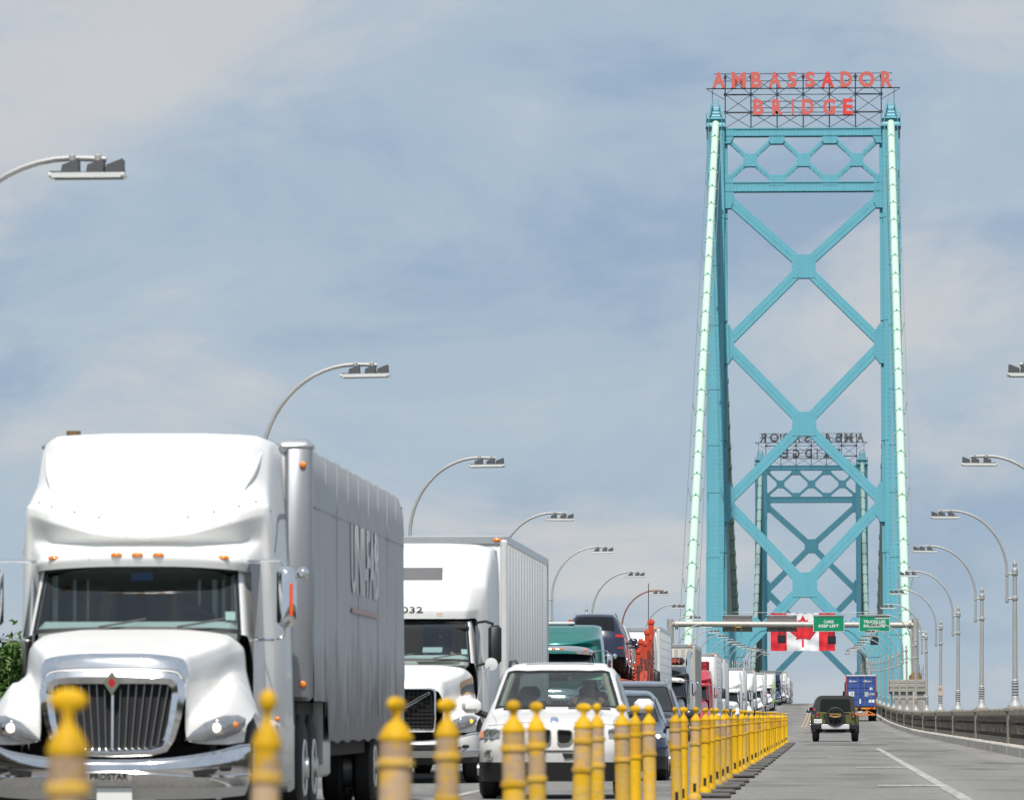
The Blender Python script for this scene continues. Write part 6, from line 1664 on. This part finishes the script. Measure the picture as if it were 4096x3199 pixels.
# ================================================================== RIGHT LANE
# ---- open off-road car seen from behind
OLIVE = mat('olive_green_paint', (0.10, 0.10, 0.03), 0.3, coat=.4, var=0.06)
SOFT = mat('black_soft_top', (0.045, 0.045, 0.043), 0.8, var=0.2, bump=.2, bscale=20)
JX, JY = .54, 262.0
j = thing('off_road_car', 'olive green off-road car with black soft top and spare wheel, seen from behind', 'car', onroad(JX, JY), road_rot(JY))
mb = MB(); mb.box((0, 1.9, .88), (1.56, 3.8, .62), .05); mb.build('body', OLIVE, j)
for s in (-1, 1):
    mb = MB(); mb.box((s * .84, .62, .86), (.17, .95, .40), .06); mb.build('fender', OLIVE, j)
    wheel(j, s * .77, .58, .40, .27, rim=BLACK); wheel(j, s * .77, 3.1, .40, .27, rim=BLACK)
    mb = MB(); mb.box((s * .70, -.03, 1.02), (.12, .07, .20), .02); tl = mb.build('tail_light', BLACK, j)
    mb = MB(); mb.box((s * .70, -.07, 1.05), (.085, .02, .10), .01); mb.build('tail_lens', REDL, tl)
    mb = MB(); mb.box((s * .70, -.07, .965), (.085, .02, .05), .01); mb.build('reverse_lens', LENS, tl)
    mb = MB(); mb.box((s * .95, 2.3, 1.27), (.15, .12, .18), .03); mr = mb.build('mirror', BLACK, j); mb = MB(); mb.tube([(s * .74, 2.3, 1.2), (s * .92, 2.3, 1.22)], .03, 6); mb.build('mirror_arm', BLACK, mr)
    mb = MB(); mb.box((s * .745, -.08, .58), (.37, .22, .22), .03); mb.build('bumper_end', BLACK, j)
mb = MB(); mb.prism([(-.80, 1.15), (.80, 1.15), (.735, 1.64), (.68, 1.76), (.55, 1.80), (-.55, 1.80), (-.68, 1.76), (-.735, 1.64)], .02, 2.3); mb.build('soft_top', SOFT, j, 30)
mb = MB(); mb.prism([(-.60, 1.21), (.60, 1.21), (.575, 1.60), (.53, 1.66), (-.53, 1.66), (-.575, 1.60)], -.012, .012); mb.build('rear_window', GL_D, j)
mb = MB(); mb.box((0, -.02, .92), (1.26, .03, .44), .01); tg = mb.build('tailgate', OLIVE, j)
mb = MB(); mb.box((-.44, -.05, .98), (.05, .03, .2), .01); mb.box((.44, -.04, 1.10), (.18, .02, .05)); mb.build('tailgate_hinge', BLACK, tg)
mb = MB(); mb.lathe([(.10, 0), (.34, .0), (.385, .03), (.395, .10), (.395, .2), (.36, .26)], 30, 0, Matrix.Translation((.0, -.04, .97)) @ Matrix.Rotation(R(90), 4, 'X')); sp_ = mb.build('spare_wheel', BLACK, j, 60)
mb = MB(); mb.lathe([(.33, 0), (.345, .012), (.36, 0.0)], 30, 0, Matrix.Translation((0, -.30, .97)) @ Matrix.Rotation(R(90), 4, 'X')); mb.lathe([(.002, .0), (.33, 0)], 30, 0, Matrix.Translation((0, -.30, .97)) @ Matrix.Rotation(R(90), 4, 'X')); mb.build('wheel_cover', SOFT, sp_, 60)
GOLD = mat_once('gold_print', (.50, .32, .11))
text_obj('cover_lettering', 'SAHARA', GOLD, (0, -.315, 1.075), sp_, h=.07, w=.46, depth=.006, bold=.015)
mb = MB(); mb.prism([(-.27, 1.01), (-.15, 1.02), (-.10, .99), (-.04, 1.015), (0, .98), (.04, 1.015), (.10, .99), (.15, 1.02), (.27, 1.01), (.14, .965), (0, .94), (-.14, .965)], -.318, -.312); mb.build('cover_emblem', GOLD, sp_)
mb = MB(); mb.box((0, -.16, .58), (1.10, .18, .20), .03); mb.build('bumper', mat_once('silver_bumper', (.62, .63, .65), rough=.35, metal=.2), j)
mb = MB(); mb.box((-.68, -.12, .80), (.31, .012, .16), .004); pl = mb.build('license_plate', WHS, j); text_obj('plate_lettering', '987 1415', mat_once('plate_blue', (.08, .16, .4)), (-.68, -.128, .80), pl, h=.07, w=.26, depth=.002)
mb = MB(); mb.box((0, -.0, 1.44), (.17, .02, .04)); mb.build('brake_light', REDL, j)
mb = MB(); mb.box((0, 1.7, .48), (1.3, 3.2, .25)); mb.box((0, .25, .42), (.8, .25, .14), .03); mb.tube([(0, -.2, .46), (0, .2, .46)], .05, 8); mb.build('underbody', DARK, j)
mb = MB(); mb.box((0, 3.6, 1.05), (1.5, 1.2, .2), .05); mb.build('bonnet', OLIVE, j)
# ---- dark pickup ahead of it
make_car('pickup_car', 'dark car ahead of the off-road car, only its left side showing', 'car', onroad(.30, 375.0), (math.atan(slope(372)), 0, PI), .90, 4.6, 1.75, NAVY, rear=True)
# ---- container truck
CBL = mat('blue_container_paint', (0.035, 0.085, 0.30), 0.5, var=0.12, scale=1.5)
CTX, CTY = 3.2, 540.0
c = thing('container_truck', 'truck carrying a blue shipping container, rear doors facing us in the right lane', 'truck', onroad(CTX, CTY), road_rot(CTY))
mb = MB(); mb.box((0, 6.1, 2.42), (2.40, 12.1, 2.55), .04); mb.build('container', CBL, c)
FRM = mat_once('container_frame_rust', (.30, .06, .07))
mb = MB()
for s in (-1, 1): mb.box((s * 1.17, -.02, 2.42), (.12, .14, 2.58), .02)
mb.build('corner_post', FRM, c)
mb = MB(); mb.box((0, -.02, 3.68), (2.44, .14, .12), .02); mb.build('door_header', mat_once('pale_header', (.55, .56, .6)), c)
for s in (-1, 1):
    mb = MB(); mb.box((s * .565, -.03, 2.40), (1.06, .06, 2.40), .02); d_ = mb.build('container_door', CBL, c)
    for z in (1.75, 2.22, 2.68, 3.12, 3.48):
        mb = MB(); mb.box((s * .565, -.062, z), (1.0, .03, .055)); mb.build('door_rib', mat_once('blue_recess', (.02, .045, .17)), d_)
    for x in (.27, .83):
        mb = MB(); mb.tube([(s * x, -.10, 1.2), (s * x, -.10, 3.6)], .02, 6); mb.build('locking_bar', mat_once('locking_bar_steel', (.25, .24, .25), metal=.4), d_)
    mb = MB(); xx = -.85 if s < 0 else .32
    mb.prism([(xx - .14, 3.2), (xx, 3.34), (xx + .14, 3.2), (xx, 3.06)], -.075, -.068); lg = mb.build('logo', WHS, d_)
    mb = MB(); mb.prism([(xx + .02, 3.25), (xx - .07, 3.2), (xx + .02, 3.15), (xx + .05, 3.2)], -.081, -.076); mb.build('logo_mark', mat_once('logo_red', (.5, .05, .06)), d_)
    mb = MB(); mb.prism([(xx + .16, 3.30), (xx + .42, 3.26), (xx + .55, 3.2), (xx + .42, 3.13), (xx + .16, 3.08)], -.075, -.07); mb.build('logo_lozenge', mat_once('logo_grey', (.36, .40, .5)), d_)
for x, z, w, h, tx in ((-.78, 2.20, .44, .38, '10'),):
    mb = MB(); mb.box((x, -.075, z), (w, .012, h)); pl = mb.build('placard', WHS, c); text_obj('placard_lettering', tx, BLACK, (x + .05, -.086, z), pl, h=.2, w=.22, depth=.003, bold=.02)
mb = MB()
for k in range(4): mb.box((.42, -.075, 2.04 + k * .09), (.34, .01, .05))
for k in range(2): mb.box((.86, -.075, 2.14 + k * .09), (.4, .01, .045))
mb.box((.80, -.075, 2.62), (.22, .01, .2)); mb.box((.84, -.075, 1.62), (.46, .012, .24)); mb.box((-.08, -.09, 1.6), (.12, .012, .38)); mb.build('door_print', WHS, c)
ORC = mat_once('orange_chassis', (.72, .26, .02))
mb = MB(); mb.box((.0, -.05, 1.03), (2.3, .12, .14), .01); mb.box((0, .0, .52), (2.3, .1, .12), .01); mb.box((.45, 0, .78), (.12, .1, .45)); mb.box((-.45, 0, .78), (.12, .1, .45))
for s in (-1, 1): mb.tube([(s * .45, 0, .85), (s * 1.05, 0, .56)], .04, 6)
mb.build('chassis_rear', ORC, c)
mb = MB()
for k in range(-4, 5): mb.box((k * .25, -.06, .52), (.11, .02, .10))
mb.build('reflective_strip', mat_once('strip_white_red', (.6, .08, .06)), c)
for s in (-1, 1):
    mb = MB(); mb.box((s * .85, -.12, 1.03), (.3, .03, .09), .01); mb.build('tail_light', REDL, c)
    for y in (1.2, 2.5): wheel(c, s * .92, y, .5, .26, True)
mb = MB(); mb.box((-.1, -.02, .78), (.3, .02, .14)); mb.build('license_plate', WHS, c)
mb = MB(); mb.box((0, 6, .95), (.9, 12, .3)); mb.build('chassis', DARK, c, 0)
mb = MB(); mb.box((-.1, 14.2, 2.0), (2.4, 2.2, 2.4), .1); mb.box((0, 15.8, 1.3), (1.9, 1.4, 1.1), .1); mb.build('tractor_cab', DBLUE, c)
mb = MB(); mb.box((-1.36, 14.6, 2.15), (.16, .16, .5), .04); mb.box((1.36, 14.6, 2.15), (.16, .16, .5), .04); mb.tube([(-1.36, 14.6, 2.4), (1.36, 14.6, 2.4)], .03, 6); mb.build('mirror', BLACK, c)
for s in (-1, 1): wheel(c, s * .95, 13.3, .5, .26, True); wheel(c, s * 1.0, 16, .5, .28)
bpy.context.view_layer.update()
